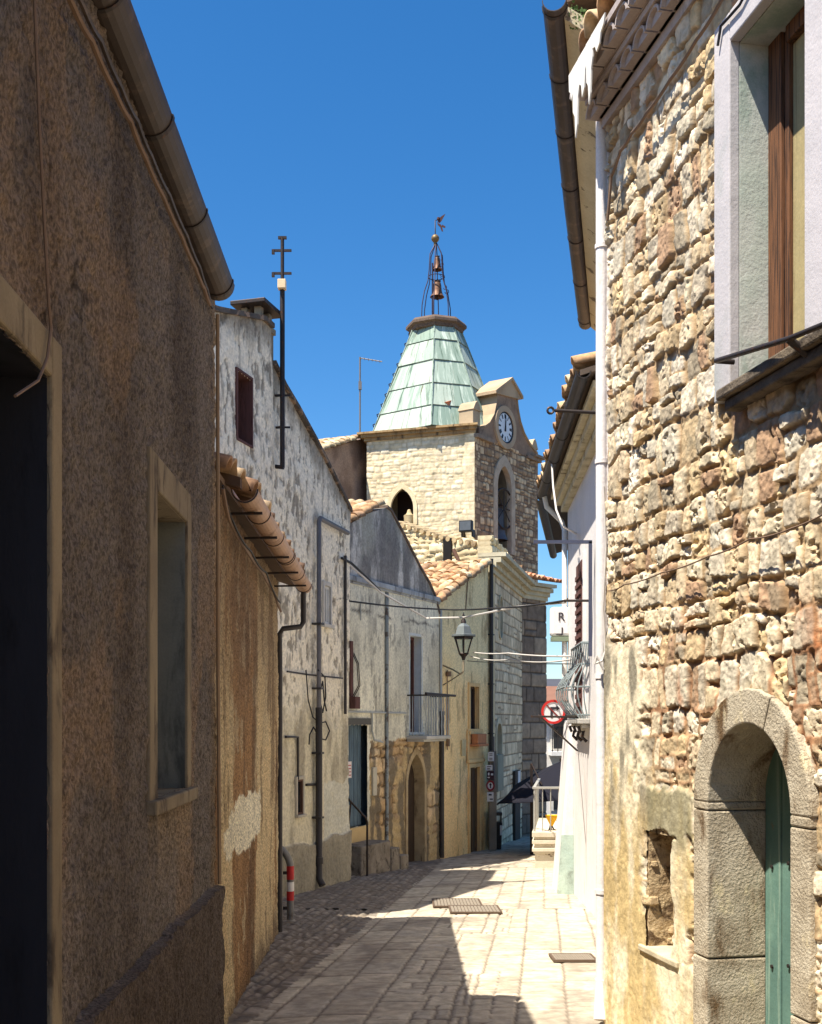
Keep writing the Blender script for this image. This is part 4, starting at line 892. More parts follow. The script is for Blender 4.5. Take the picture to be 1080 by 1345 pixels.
# spire
SX, SY = .80, 36.25; ZB, ZT = ZC + .27, 14.02; RB, RT = 2.14, .80; ROT = R(-90 - 4)
SANG = [-5, 40, 85, 130, 175, 220, 258, 292]
def ringp(r, z, k): a = R(-90 + SANG[k % 8]); return Vector((SX + r * math.cos(a), SY + r * math.sin(a), z))
Vs = []; Fs = []; Cs = []; Us = []; rng = random.Random(9)
rows = 5; lev = [0, .20, .42, .65, .86, 1.0]
for k in range(8):
    for i in range(rows):
        t0, t1 = lev[i], lev[i + 1]; z0 = ZB + (ZT - ZB) * t0; z1 = ZB + (ZT - ZB) * t1; r0 = RB + (RT - RB) * t0 + .035; r1 = RB + (RT - RB) * t1 + .003
        nsub = 2 if i < 4 else 1
        for j in range(nsub):
            f0, f1 = j / nsub, (j + 1) / nsub
            a, b, c_, d_ = ringp(r0, z0, k).lerp(ringp(r0, z0, k + 1), f0), ringp(r0, z0, k).lerp(ringp(r0, z0, k + 1), f1), ringp(r1, z1, k).lerp(ringp(r1, z1, k + 1), f1), ringp(r1, z1, k).lerp(ringp(r1, z1, k + 1), f0)
            n0 = len(Vs); nrm = (b - a).cross(d_ - a).normalized() * (.004 + .012 * rng.random()); Vs += [a + nrm, b + nrm, c_ + nrm * .3, d_ + nrm * .3]; Fs.append((n0, n0 + 1, n0 + 2, n0 + 3))
            cc = random.Random(k * 31 + i * 7 + j).choice([C(150, 166, 152), C(134, 152, 138), C(162, 174, 160), C(122, 142, 130)]); Cs += [cc] * 4; w0 = (b - a).length * nsub; Us += [(k * 7.3 + f0 * w0 + j * 3.1, t0 * 4, k), (k * 7.3 + f1 * w0 + j * 3.1, t0 * 4, k), (k * 7.3 + f1 * w0 + j * 3.1, t1 * 4, k), (k * 7.3 + f0 * w0 + j * 3.1, t1 * 4, k)]
            n0 = len(Vs); lo = [a + nrm, b + nrm, b - nrm - Vector((0, 0, .015)), a - nrm - Vector((0, 0, .015))]; Vs += lo; Fs.append((n0, n0 + 1, n0 + 2, n0 + 3)); Cs += [tuple(x * .6 for x in cc)] * 4; Us += [(k * 7.3 + f0, t0 * 4, k)] * 4
m, n, l, b = nt('green copper'); b.inputs['Roughness'].default_value = .75
a = n.new('ShaderNodeAttribute'); a.attribute_name = 'Col'; fa_ = n.new('ShaderNodeAttribute'); fa_.attribute_name = 'fuv'; co = fa_.outputs['Vector']
c1 = mixc(n, l, ramp(n, l, noise(n, l, co, 2.2, 6, (3.5, .22, 1), .7), .52, .64), a.outputs['Color'], C(86, 108, 94))
c1 = mixc(n, l, ramp(n, l, noise(n, l, co, 1.7, 6, (3.2, .25, 1), .7), .48, .66), c1, C(190, 202, 188))
c1 = mixc(n, l, ramp(n, l, noise(n, l, co, 3.1, 6, (4, .2, 1), .7), .58, .68), c1, C(92, 84, 62))
l.new(c1, b.inputs['Base Color']); bump(n, l, b, [(noise(n, l, co, 3, 4), .2, .03)], .03); COPPER = m
mesh_np('spire', np.array([tuple(v) for v in Vs]), np.array(Fs), np.array(Cs), COPPER, tw, False, np.array(Us))
mb = MB(); mb.lathe((SX, SY, ZB), [(RB - .35, -.02), (RT - .14, ZT - ZB)], 8, 0, ROT); mb.build('spire_frame', DARK, tw)
mb = MB()
for k in range(8):
    for t in (): pass
    mb.tube([ringp(RB + .045, ZB, k), ringp(RT + .02, ZT, k)], .025, 6)
mb.build('spire_ridge', M_plain('green ridge', C(136, 152, 140), .8, 0, .25, 3, C(92, 106, 94), (.5, .6), (3, 3, .5)), tw, True)
for i in range(11):
    t = .03 + .094 * i; p = Vector((SX + (RB + (RT - RB) * t - .04) * math.cos(R(188)), SY + (RB + (RT - RB) * t) * math.sin(R(188)), ZB + (ZT - ZB) * t))
    mb = MB(); mb.tube([p + Vector((.08, -.10, 0)), p + Vector((-.02, -.12, .05)), p + Vector((-.08, -.06, .04)), p + Vector((-.06, .0, -.02))], .018, 6); mb.build('spire_hook', IRON, tw, True)
mb = MB(); mb.lathe((SX, SY, ZT), [(.80, -.02), (.86, .0), (.88, .10), (.97, .14), (.97, .22), (.90, .30)], 8, 0, ROT); mb.build('spire_collar', M_plain('weathered wood ring', C(104, 88, 76), .85, 0, .3, 6, C(80, 66, 58)), tw)
# bell cage
zc0 = ZT + .30; mb = MB()
for k in range(6):
    a = R(20 + 60 * k); q = lambda r, z: Vector((SX + r * math.cos(a) - .03 * (z - zc0) * 0, SY + r * math.sin(a), z))
    mb.tube([q(.50, zc0 - .02), q(.48, zc0 + .55), q(.40, zc0 + 1.0), q(.28, zc0 + 1.35), q(.24, zc0 + 1.7), q(.21, zc0 + 2.2), q(.08, zc0 + 2.45), q(.0, zc0 + 2.6)], .018, 6)
for z_, r_ in ((1.5, .26),): mb.tube([Vector((SX + r_ * math.cos(t * math.pi / 6), SY + r_ * math.sin(t * math.pi / 6), zc0 + z_)) for t in range(13)], .014, 5)
for k in (0, 1, 5):
    a = R(20 + 60 * k)
    for z_, r_ in ((1.15, .36), (1.6, .22), (2.0, .18)): mb.tube([Vector((SX + (r_ + .07 * math.sin(s_ * .9)) * math.cos(a), SY + r_ * math.sin(a), zc0 + z_ + .07 * math.cos(s_ * .9) - .07)) for s_ in range(6)], .012, 5)
mb.tube([Vector((SX - .12, SY - .1, zc0)), Vector((SX - .12, SY - .1, zc0 + 1.9))], .03, 6)
mb.build('bell_cage', M_plain('violet iron', C(64, 58, 72), .5, .4, .3, 8), tw, True)
mb = MB(); mb.lathe((SX - .03, SY, zc0 + 2.72), [(0, -.13), (.07, -.11), (.12, -.05), (.13, 0), (.12, .05), (.07, .11), (0, .13)], 14); mb.tube([Vector((SX - .03, SY, zc0 + 2.5)), Vector((SX - .03, SY, zc0 + 2.62))], .05, 8); mb.build('finial_ball', M_plain('dull gilt', C(120, 100, 70), .5, .4), tw, True)
BELL = M_plain('bell bronze', C(118, 86, 66), .55, .3, .25, 6, C(86, 66, 54))
def bell(name, label, c, r, h, group=None, bm=BELL):
    t = T(name, label, 'bell', c, group)
    mb = MB(); mb.lathe(c, [(r * .3, h), (r * .5, h * .97), (r * .58, h * .8), (r * .64, h * .45), (r * .78, h * .18), (r, 0), (r * .94, 0), (r * .6, h * .4), (r * .4, h * .8)], 18); mb.build('body', bm, t, True)
    mb = MB(); mb.tube([Vector(c) + Vector((0, 0, h * .6)), Vector(c) + Vector((0, 0, -.05 * h))], r * .08, 6); mb.lathe(Vector(c) + Vector((0, 0, -.1 * h)), [(0, -r * .25), (r * .2, -r * .1), (r * .2, r * .1), (0, r * .25)], 8); mb.build('clapper', IRON, t, True)
    mb = MB(); mb.tube([Vector(c) + Vector((-r * .5, 0, h * 1.1)), Vector(c) + Vector((r * .5, 0, h * 1.1))], r * .12, 6); mb.tube([Vector(c) + Vector((0, 0, h * .95)), Vector(c) + Vector((0, 0, h * 1.2))], r * .12, 6); mb.build('yoke', IRON, t, True)
    return t
bell('bell', 'larger bronze bell hanging lower in the iron cage above the spire', (SX + .03, SY, zc0 + .86), .23, .46, 'bells of the tower')
bell('bell', 'smaller bronze bell hanging higher in the iron cage above the spire', (SX + .03, SY, zc0 + 1.72), .165, .40, 'bells of the tower')
# weather vane figure
mb = MB(); vb = Vector((SX - .03, SY, zc0 + 2.84)); mb.tube([vb, vb + Vector((0, 0, .46)), vb + Vector((.08, 0, .47))], .018, 6); mb.build('vane_pole', IRON, tw, True)
mb = MB(); V0 = vb + Vector((0, -.015, .22))
def sil(pts): mb.prism([V0 + Vector((x, 0, z)) for x, z in pts], (0, .03, 0))
sil([(.06, .20), (.10, .14), (.18, .10), (.22, .02), (.25, -.12), (.20, -.10), (.16, .02), (.08, .10)]); sil([(.08, .2), (.13, .15), (.20, .22), (.32, .44), (.22, .38), (.14, .32), (.10, .28)]); sil([(.20, .04), (.30, .0), (.33, .03), (.31, .05), (.22, .10)])
mb.lathe(V0 + Vector((.1, .015, .29)), [(0, -.06), (.05, -.03), (.05, .03), (0, .06)], 8); mb.build('winged_vane', M_plain('rusty iron plate', C(86, 58, 52), .6, .4), tw)
# clock gable
G = lambda px, py: TR.at(px, py)
gp = [G(628, 572), G(628, 561), G(634, 562), G(641, 557), G(647, 546), G(650, 531), G(652, 514), G(677, 521), G(679, 540), G(682, 556), G(687, 571), G(694, 584), G(704, 597), G(704, 606)]
mb = MB(); TR.poly(mb, gp, -.62, .03); cg = mb.build('clock_gable', M_plaster('brown grey render', C(160, 134, 110), C(134, 112, 94), C(100, 82, 70), 3, 3, (1, 1, .5), (.56, .7), 16, .4, .01), tw)
mb = MB(); TR.poly(mb, [G(647, 513), G(669, 496), G(683, 521), G(683, 525), G(669, 500), G(647, 517)], -.72, .13); TR.poly(mb, [G(649, 517), G(649, 514), G(669, 500), G(681, 521.5), G(681, 525)], -.66, .08); mb.build('pediment', M_plaster('pale coping', C(188, 164, 132), C(160, 138, 112)), cg)
mb = MB()
for (a, b), (c_, d_) in zip(gp[2:6], gp[3:7]): mb.prism([TR.P(a, b, .07), TR.P(c_, d_, .07), TR.P(c_, d_ + .05, .07), TR.P(a, b + .05, .07)], TR.n * -.72)
for (a, b), (c_, d_) in zip(gp[7:12], gp[8:13]): mb.prism([TR.P(a, b, .08), TR.P(c_, d_, .08), TR.P(c_, d_ + .06, .08), TR.P(a, b + .06, .08)], TR.n * -.72)
each(mb, 'coping', M_plaster('coping stone', C(182, 160, 130), C(156, 136, 110)), cg)
def pinnacle(u, z, w, h, o=-.3):
    mb = MB(); TR.box(mb, u - w / 2, u + w / 2, z, z + h * .6, o - w * .7, o + .2); TR.poly(mb, [(u - w / 2 - .03, z + h * .6), (u + w / 2 + .03, z + h * .6), (u + w * .25, z + h * .9), (u, z + h), (u - w * .25, z + h * .9)], o - w * .7 - .03, o + .23); mb.build('pinnacle', M_plaster('pinnacle stone', C(186, 166, 136), C(158, 140, 114)), tw, bevel=.01)
pinnacle(.10, ZC + .26, .42, .72, -.2); pinnacle(TR.L - .2, ZC - .2, .4, .8, -.2)
mb = MB(); TR.box(mb, -.05, .95, ZC - .14, ZC - .03, -.1, .13); TR.box(mb, TR.L - .8, TR.L + .12, ZC - .14, ZC - .03, -.1, .11); TR.box(mb, TR.L - .45, TR.L + .28, ZC - .025, ZC + .05, -.5, .2); each(mb, 'ledge', TSG, tw)
cu, cz = G(661.5, 562)
def disc(mb, u, z, r0, r1, o0, o1, n=40):
    if r0 <= 0: TR.poly(mb, [(u + r1 * math.cos(2 * math.pi * k / n), z + r1 * math.sin(2 * math.pi * k / n)) for k in range(n)], o0, o1)
    else:
        c1_ = [(u + r0 * math.cos(2 * math.pi * k / n), z + r0 * math.sin(2 * math.pi * k / n)) for k in range(n + 1)]; c2_ = [(u + r1 * math.cos(2 * math.pi * k / n), z + r1 * math.sin(2 * math.pi * k / n)) for k in range(n + 1)]; arch_band(mb, TR, c1_, c2_, o0, o1)
mb = MB(); disc(mb, cu, cz, .49, .66, .03, .10); mb.build('clock_surround', M_plaster('pale ring', C(190, 168, 140), C(164, 144, 120)), cg)
mb = MB(); disc(mb, cu, cz, 0, .488, .032, .06); ck = mb.build('clock', M_plain('white enamel', C(214, 220, 224), .4, 0, .05), tw)
mb = MB(); disc(mb, cu, cz, .44, .485, .061, .075)
for h_, nst in enumerate([3, 1, 2, 3, 2, 1, 2, 3, 4, 2, 1, 2]):
    a = math.pi / 2 - h_ * math.pi / 6
    for j in range(nst):
        da = (j - (nst - 1) / 2) * .085; aa = a + da; c_, s_ = math.cos(aa), math.sin(aa)
        q = [(cu + c_ * .28 - s_ * .011, cz + s_ * .28 + c_ * .011), (cu + c_ * .28 + s_ * .011, cz + s_ * .28 - c_ * .011), (cu + c_ * .41 + s_ * .013, cz + s_ * .41 - c_ * .013), (cu + c_ * .41 - s_ * .013, cz + s_ * .41 + c_ * .013)]; TR.poly(mb, q, .061, .068)
mb.build('numerals', M_plain('black numerals', C(26, 28, 40), .5), ck)
for L_, wd, an_, nm in ((.24, .035, 82, 'hour_hand'), (.37, .024, 88, 'minute_hand')):
    a = R(an_); c_, s_ = math.cos(a), math.sin(a); mb = MB()
    TR.poly(mb, [(cu - c_ * .12 - s_ * wd, cz - s_ * .12 + c_ * wd), (cu - c_ * .12 + s_ * wd, cz - s_ * .12 - c_ * wd), (cu + c_ * L_ + s_ * wd * .4, cz + s_ * L_ - c_ * wd * .4), (cu + c_ * L_ - s_ * wd * .4, cz + s_ * L_ + c_ * wd * .4)], .07 if nm[0] == 'h' else .082, .08 if nm[0] == 'h' else .09); mb.build(nm, M_plain('black hand', C(24, 26, 36), .5), ck)
mb = MB(); TR.poly(mb, [G(622, 521), G(637, 516), G(637, 521), G(624, 526)], -1.3, -.9); mb.build('tile_cap', M_plain('orange tile', C(200, 120, 84), .9), tw)
# bell and wheel in the side arch
bc = TR.P(ra[0], ra[4] + .55, .06)
big = bell('bell', 'big grey bell in the pointed arch below the tower clock', tuple(TR.P(ra[0] + .10, ra[4] + .42, -.28)), .34, 1.0, 'bells of the tower', M_plain('grey bell metal', C(96, 92, 92), .5, .5, .2, 6))
wc = G(663, 668); mb = MB(); mb.tube([TR.P(wc[0] + .62 * math.cos(t * math.pi / 16), wc[1] + .62 * math.sin(t * math.pi / 16), -.02) for t in range(33)], .03, 6)
whl = mb.build('wheel', IRON, big, True); mb = MB()
for t in range(4): mb.tube([TR.P(wc[0] + .6 * math.cos(t * math.pi / 4), wc[1] + .6 * math.sin(t * math.pi / 4), -.02), TR.P(wc[0] - .6 * math.cos(t * math.pi / 4), wc[1] - .6 * math.sin(t * math.pi / 4), -.02)], .015, 5)
mb.build('spokes', IRON, whl, True)
ur = T('stone_urn', 'small pale stone block with a bell top in the left tower arch', 'stone urn', TL.P(TL.at(536)[0], la[4], -.2))
mb = MB(); mb.lathe(TL.P(TL.at(536)[0], la[4] - .02, -.12), [(.15, 0), (.16, .25), (.17, .33), (.10, .36), (.07, .42), (.05, .5), (0, .52)], 12); mb.build('urn_body', TST, ur, True)
# flood light on the corner
flt = T('flood_light', 'black flood light on the corner of the bell tower', 'flood light', TL.pt(613, 694, .4))
mb = MB(); u0, z0 = TL.at(605, 700, .3); u1, z1 = TL.at(622, 684, .3); TL.box(mb, u0, u1, z0, z1, .28, .5); mb.build('housing', M_plain('black housing', C(36, 36, 38), .5), flt, bevel=.02)
mb = MB(); TL.box(mb, u0 + .03, u1 - .03, z0 + .04, z1 - .04, .5, .51); mb.build('glass', M_plain('lamp glass', C(92, 96, 100), .15), flt)
mb = MB(); TL.box(mb, u0 + .02, u0 + .06, z0 - .12, z0 + .1, .02, .3); TL.box(mb, u1 - .06, u1 - .02, z0 - .12, z0 + .1, .02, .3); mb.build('bracket', IRON, flt)
# ------------------------------------------------------------------ right: rubble stone house
W9 = Wall((1.343, 7.9), (3.523, -3), 1)
h9 = T('stone_house', 'rubble stone house on the right with arched doorway and white framed window', 'house', (2.2, 5, ground(5)))
wz0, wz1 = 3.45, 5.30
wn9 = (W9.at(965)[0], W9.at(1064)[0], wz0, wz1)
ac = (W9.at(934)[0] + W9.at(1043)[0]) / 2; ahw = (W9.at(1043)[0] - W9.at(934)[0]) / 2; asp = 1.255; abot = -.55
def arch_o(c, hw, sp, n=16, bot=None):
    p = [(c - hw * math.cos(math.pi * k / n), sp + hw * math.sin(math.pi * k / n)) for k in range(n + 1)]
    return ([(c - hw, bot)] if bot is not None else []) + p + ([(c + hw, bot)] if bot is not None else [])
def in_arch(c, hw, sp): return lambda u, z: (np.abs(u - c) < hw) & ((z < sp) | ((u - c) ** 2 + (z - sp) ** 2 < hw * hw))
nz0, nz1 = .285, 1.03; nu0, nu1 = W9.at(850)[0], W9.at(883)[0]
niche = lambda u, z: (u > nu0 + .008 * np.sin(z * 21)) & (u < nu1) & (z > nz0) & (z < nz1 - .012 * np.sin(u * 19))
def plast(U, Z):
    n = fbm(U * 2.6, Z * 2.2, 201, 5) - .5; n2 = fbm(U * 9, Z * 7, 202, 3) - .5
    lim = np.where(Z > .5, .60, .60 + (.5 - Z) * 3.2); p1 = sst(.10, -.06, U - lim + n * .55 + n2 * .2) * sst(2.25, 2.10, Z + n * .5)
    p2 = sst(0, .06, .42 - np.abs(U - 1.02) + n2 * .2) * sst(0, .05, .17 - np.abs(Z - 1.16) + n2 * .12)
    p3 = sst(0, .06, .16 - np.abs(U - 1.24) + n2 * .15) * sst(0, .05, .42 - np.abs(Z - .68) + n * .3)
    p4 = sst(1.0, .55, U) * sst(.55, .3, np.abs(Z - .7)) * sst(.40, .5, n + .5) * .8
    return np.clip(np.maximum.reduce([p1, p2, p3, p4]), 0, 1)
_c9 = {}
def st9(U, Z):
    k = U.shape
    if k not in _c9: _c9.clear(); _c9[k] = stones(U, Z, .185, .135, 211, .055, 3.4, .28, .014, .6, 1.5, .18)
    return _c9[k]
def w9_h(U, Z):
    e, rn, a, b = st9(U, Z); up = sst(1.95, 2.5, Z + .2 * (fbm(U * 3, Z * 3, 212, 3) - .5))
    f = fbm(U * 16, Z * 16, 213, 4) - .5; f2 = fbm(U * 45, Z * 45, 214, 3) - .5; q = np.abs(fbm(U * 9, Z * 9, 216, 4) - .5)
    deep = np.where(rn[4] < .12, -.035, 0)
    fr_ = lambda x, k: (x * k) % 1.0
    k1 = lambda i, k: fr_(rn[i], k) - .5
    fac = np.minimum.reduce([.020 + .030 * k1(2, 7.3) * a + .030 * k1(3, 5.1) * b, .034 + .075 * k1(0, 31.7) * a + .06 * k1(1, 17.9) * b, .030 + .06 * k1(3, 43.3) * a + .075 * k1(2, 29.9) * b])
    f3 = fbm(U * 80, Z * 80, 218, 2) - .5
    jw = .0035 + .012 * fbm(U * 10, Z * 10, 215, 3) ** 1.5
    p_ = sst(0, .009, e - jw)
    mort = .030 * sst(.46, .62, fbm(U * 3.5, Z * 3.5, 231, 3)) * (1 - .5 * up) + .008 * f2 + .006 * f3
    stn = .036 + (rn[0] - .5) * .026 * (.5 + .5 * up) + deep * .5 + fac * .34 - .012 + .006 * f + .010 * f2 + .008 * f3 - .03 * q * sst(.3, .8, rn[1]) - .018 * sst(.57, .64, fbm(U * 26, Z * 26, 219, 3)) * sst(.4, .7, rn[2])
    s_ = mort * (1 - p_) + stn * p_
    m = plast(U, Z); pl = .055 + .016 * (fbm(U * 5, Z * 4, 217, 4) - .5) + .006 * f2
    h = (s_ - .035) * (1 - m) + (pl - .045) * m
    fr = ((U > wn9[0] - .17) & (U < wn9[1] + .18) & (Z > wz0 - .08) & (Z < wz1 + .17)) | ((U > W9.at(915.5)[0]) & (U < W9.at(1069)[0]) & (Z < asp)) | (((U - ac) ** 2 + (Z - asp) ** 2 < (ahw + .17) ** 2) & (Z > asp - .01))
    return np.where(fr, -.03, h)
def w9_c(U, Z):
    e, rn, a, b = st9(U, Z); o = np.ones(U.shape + (3,))
    c = palette(rn[1], [C(218, 199, 166), C(206, 184, 148), C(230, 214, 186), C(212, 198, 172), C(192, 168, 130), C(222, 206, 174), C(206, 194, 170), C(200, 180, 148), C(174, 142, 112), C(214, 188, 144), C(188, 174, 150), C(226, 212, 188), C(164, 150, 126)])
    c = c * (.72 + .5 * fbm(U * 10, Z * 10, 221, 5))[..., None]
    gr = sst(.60, .75, fbm(U * 7, Z * 7, 222, 4)); c = mix(c, o * np.array(C(150, 140, 116)), gr * .55)
    mort = mix(o * np.array(C(186, 160, 122)), o * np.array(C(142, 116, 86)), fbm(U * 8, Z * 8, 223, 3))
    red = sst(2.3, 1.9, Z) * sst(.35, .6, fbm(U * 2.5, Z * 2.0, 224, 3)); mort = mix(mort, o * np.array(C(150, 84, 54)), np.clip(red, 0, 1) * .45)
    c = mix(mort, c, sst(0, .010, e - .0035 - .012 * fbm(U * 10, Z * 10, 215, 3) ** 1.5))
    orr = sst(.5, .62, fbm(U * 3.2, Z * 1.5, 225, 5)) * sst(.5, .1, np.abs(Z - 1.95)); c = mix(c, o * np.array(C(172, 100, 52)), orr * .7)
    m = plast(U, Z); n = fbm(U * 4, Z * 1.6, 226, 6)
    pc = mix(o * np.array(C(226, 212, 180)), o * np.array(C(196, 172, 122)), sst(.40, .62, n + .12 * np.clip(.6 - Z, -1, 1)))
    pc = mix(pc, o * np.array(C(122, 116, 100)), sst(.52, .68, fbm(U * 6, Z * 1.8, 227, 6)) * sst(.6, 1.5, Z) * .85)
    pc = mix(pc, o * np.array(C(134, 128, 100)), sst(.3, .12, np.abs(Z - 1.16)) * sst(.7, .8, U) * .8)
    return mix(c, pc, m)
gridwall('wall', W9, 0, 2.95, -.75, 5.95, .0082, w9_h, w9_c, ATT, h9, [wn9, in_arch(ac, ahw + .03, asp), niche], .34)
gridwall('wall', W9, 2.952, W9.L, -.75, 5.95, .05, w9_h, w9_c, ATT, h9, (), .34)
RUB = M_plaster('rubble infill', C(204, 180, 140), C(168, 142, 106), C(100, 80, 58), 12, 9, (1, 1, 1), (.5, .62), 24, 1.0, .03)
BK = M_plaster('rear plaster', C(190, 176, 150), C(170, 156, 130))
mb = MB(); W9.box(mb, .02, W9.L, -.9, 5.9, -5, -.66)
for a, b, z0, z1 in ((.02, nu0 - .1, -.9, 5.9), (nu0 - .1, nu1 + .1, -.9, nz0 - .1), (nu0 - .1, nu1 + .1, nz1 + .1, 5.9), (nu1 + .1, ac - ahw - .1, -.9, 5.9), (ac - ahw - .1, ac + ahw + .1, 2.0, 3.3), (ac + ahw + .1, W9.L, -.9, 3.3), (nu1 + .1, W9.L, 5.45, 5.9), (wn9[1] + .1, W9.L, 3.3, 5.45)):
    W9.box(mb, a, b, z0, z1, -.66, -.345)
mb.build('rear_walls', BK, h9)
# niche lining
mb = MB(); W9.box(mb, nu0 - .1, nu0 + .012, nz0 - .1, nz1 + .1, -.6, -.01); W9.box(mb, nu1 - .006, nu1 + .1, nz0 - .1, nz1 + .1, -.6, -.01); W9.box(mb, nu0 + .012, nu1 - .006, nz1 - .02, nz1 + .1, -.6, -.01); W9.box(mb, nu0 + .012, nu1 - .006, nz0 - .1, nz0 - .04, -.6, -.01); W9.box(mb, nu0 - .1, nu1 + .1, nz0 - .1, nz1 + .1, -.655, -.605)
nio = mb.build('niche', RUB, h9)
mb = MB()
rng = random.Random(12)
for i in range(24):
    z = nz0 + rng.random() * (nz1 - nz0); o_ = -.02 - rng.random() * .5; s_ = rng.uniform(.03, .07); mb.lathe(W9.P(nu0 + .012 - s_ * .55, z, o_), [(0, -s_ * .8), (s_, -s_ * .3), (s_ * .9, s_ * .4), (0, s_ * .8)], 7, 0, rng.random())
mb.build('rubble_stones', RUB, nio, True)
mb = MB(); W9.box(mb, nu0 - .08, nu1 + .12, nz0 - .035, nz0 + .004, -.5, .03); mb.build('niche_sill', M_plaster('pale slab', C(204, 190, 160), C(172, 158, 130), None, 4), nio, bevel=.008)
# arched doorway of worked blocks
ST2 = M_plaster('pecked limestone', C(196, 184, 160), C(166, 152, 128), C(104, 80, 52), 5, 2.6, (1.6, 1.6, .5), (.53, .68), 60, 1.0, .02, c4=C(208, 192, 156), thr4=(.58, .68), s4=5)
mb = MB(); L0, L1, R0, R1 = W9.at(915.5)[0], ac - ahw, ac + ahw, W9.at(1069)[0]; DP = -.335
for z0, z1 in ((-.62, .383), (.389, 1.205)): W9.box(mb, L0, L1, z0, z1, DP, .022 if z0 > 0 else .026)
for z0, z1 in ((-.62, .30), (.306, 1.198)): W9.box(mb, R0, R1, z0, z1, DP, .022)
ro = ahw + .182
def vous(a0, a1):
    n = 9; arr = [a0 + (a1 - a0) * k / n for k in range(n + 1)]
    inn = [(ac - ahw * math.cos(t), asp + ahw * math.sin(t)) for t in arr]; out = [(ac - ro * math.cos(t), asp + (ro + .0) * math.sin(t)) for t in arr]
    return inn, out
def ring_solid(inn, out, o0, o1):
    W9.poly(mb, inn + out[::-1], o0, o1)
W9.box(mb, L0, L1, 1.209, asp, DP, .022); W9.box(mb, R0, R1, 1.203, asp, DP, .022)
for a0, a1 in ((0, 1.98), (1.992, math.pi)): ring_solid(*vous(a0, a1), DP, .022)
mb.build('door_surround', ST2, h9, bevel=.010)
GREEN = M_plaster('faded green paint', C(102, 134, 120), C(86, 116, 106), C(130, 152, 136), 2.5, 4, (5, 5, .25), (.52, .62), 40, .5, .003, .7, c4=C(120, 116, 92), thr4=(.66, .72), s4=9)
mb = MB(); n = 5; w_ = 2 * ahw / n
for i in range(n):
    W9.box(mb, ac - ahw + i * w_ + .004, ac - ahw + (i + 1) * w_ - .004, abot, 1.75, -.375, -.325 - .004 * (i % 2))
W9.box(mb, ac - ahw - .04, ac + ahw + .04, abot, 1.8, -.42, -.38)
gd = mb.build('plank_door', GREEN, h9, bevel=.004)
mb = MB()
for z in (.9, .35, -.2):
    for i in range(n): c0 = W9.P(ac - ahw + (i + .5) * w_, z + .04 * (i % 2), -.322); mb.tube([c0, c0 + W9.n * .008], .011, 8)
mb.build('nail_heads', IRON, gd, True)
# window
WH = M_plaster('white lime plaster', C(198, 192, 192), C(184, 180, 180), C(166, 168, 164), 1.5, 1.2, (1, 1, .6), (.55, .7), 60, .5, .004)
mb = MB(); fl_, fr_ = W9.at(944.5)[0], wn9[1] + .17
W9.box(mb, fl_, wn9[0], wz0 - .02, wz1 + .16, -.03, .03); W9.box(mb, wn9[1], fr_, wz0 - .02, wz1 + .16, -.03, .03); W9.box(mb, wn9[0] + .001, wn9[1] - .001, wz1, wz1 + .16, -.03, .03)
ws = mb.build('window_surround', WH, h9, bevel=.008)
mb = MB(); W9.box(mb, wn9[0] - .03, wn9[0] + .004, wz0, wz1, -.33, -.03); W9.box(mb, wn9[1] - .004, wn9[1] + .03, wz0, wz1, -.33, -.03); W9.box(mb, wn9[0], wn9[1], wz1 - .004, wz1 + .03, -.33, -.03)
mb.build('window_reveal', M_plaster('pale green plaster', C(200, 198, 190), C(172, 184, 170), C(152, 166, 152), 1.0, 1.0, (1, 1, .6), (.5, .6), 50, .6, .005), ws)
WD = M_plain('sun worn wood', C(116, 78, 52), .75, 0, .3, 5, C(62, 44, 34), (.44, .62), (9, 9, .35), .4, 30)
a0 = W9.at(1012, 1, -.2)[0]; a1 = W9.at(1034, 1, -.2)[0]; b1 = wn9[1]
mb = MB(); W9.box(mb, wn9[0] + .004, a1 - .045, wz0, wz1, -.26, -.19); W9.box(mb, a1 - .04, a1, wz0, wz1, -.26, -.21); W9.box(mb, b1 - .06, b1 - .004, wz0, wz1, -.26, -.19); W9.box(mb, a1, b1 - .06, wz1 - .09, wz1 - .004, -.26, -.19); W9.box(mb, a1, b1 - .06, wz0, wz0 + .07, -.26, -.19)
mb.build('window_frame', WD, ws, bevel=.006)
mb = MB(); W9.box(mb, a1, b1 - .06, wz0 + .07, wz1 - .09, -.245, -.235); mb.build('window_blind', M_plaster('beige blind', C(176, 160, 116), C(158, 144, 104), C(130, 116, 84), 2, 4, (8, 8, .3), (.5, .7), 30, .2, .003), ws)
mb = MB(); W9.box(mb, wn9[0], wn9[1], wz0, wz1, -.34, -.27); mb.build('window_back', DARK, ws)
mb = MB()
su0 = W9.at(939.5, 1, .11)[0]; W9.poly(mb, [(su0, wz0 - .06), (su0, wz0 - .002), (fr_ + .2, wz0 - .002), (fr_ + .2, wz0 - .06)], -.3, .11); W9.box(mb, su0 + .03, fr_ + .2, wz0 - .12, wz0 - .061, -.02, .075)
mb.build('window_sill', M_plaster('dark weathered sill', C(118, 106, 90), C(88, 78, 66), C(62, 54, 46), 6, 6, (1, 1, 1), (.5, .66), 40, .9, .012), ws, bevel=.012)
mb = MB(); q0 = W9.pt(941, 474, .12); q1 = W9.pt(1036, 445, .16); q2 = W9.pt(1085, 425, .14); mb.tube([q0 - W9.n * .1, q0, q1, q2, q2 + (q2 - q1)], .014, 8); mb.tube([q1, q1 - W9.n * .1 + Vector((0, 0, -.07))], .02, 8); mb.build('window_bar', IRON, ws, True)
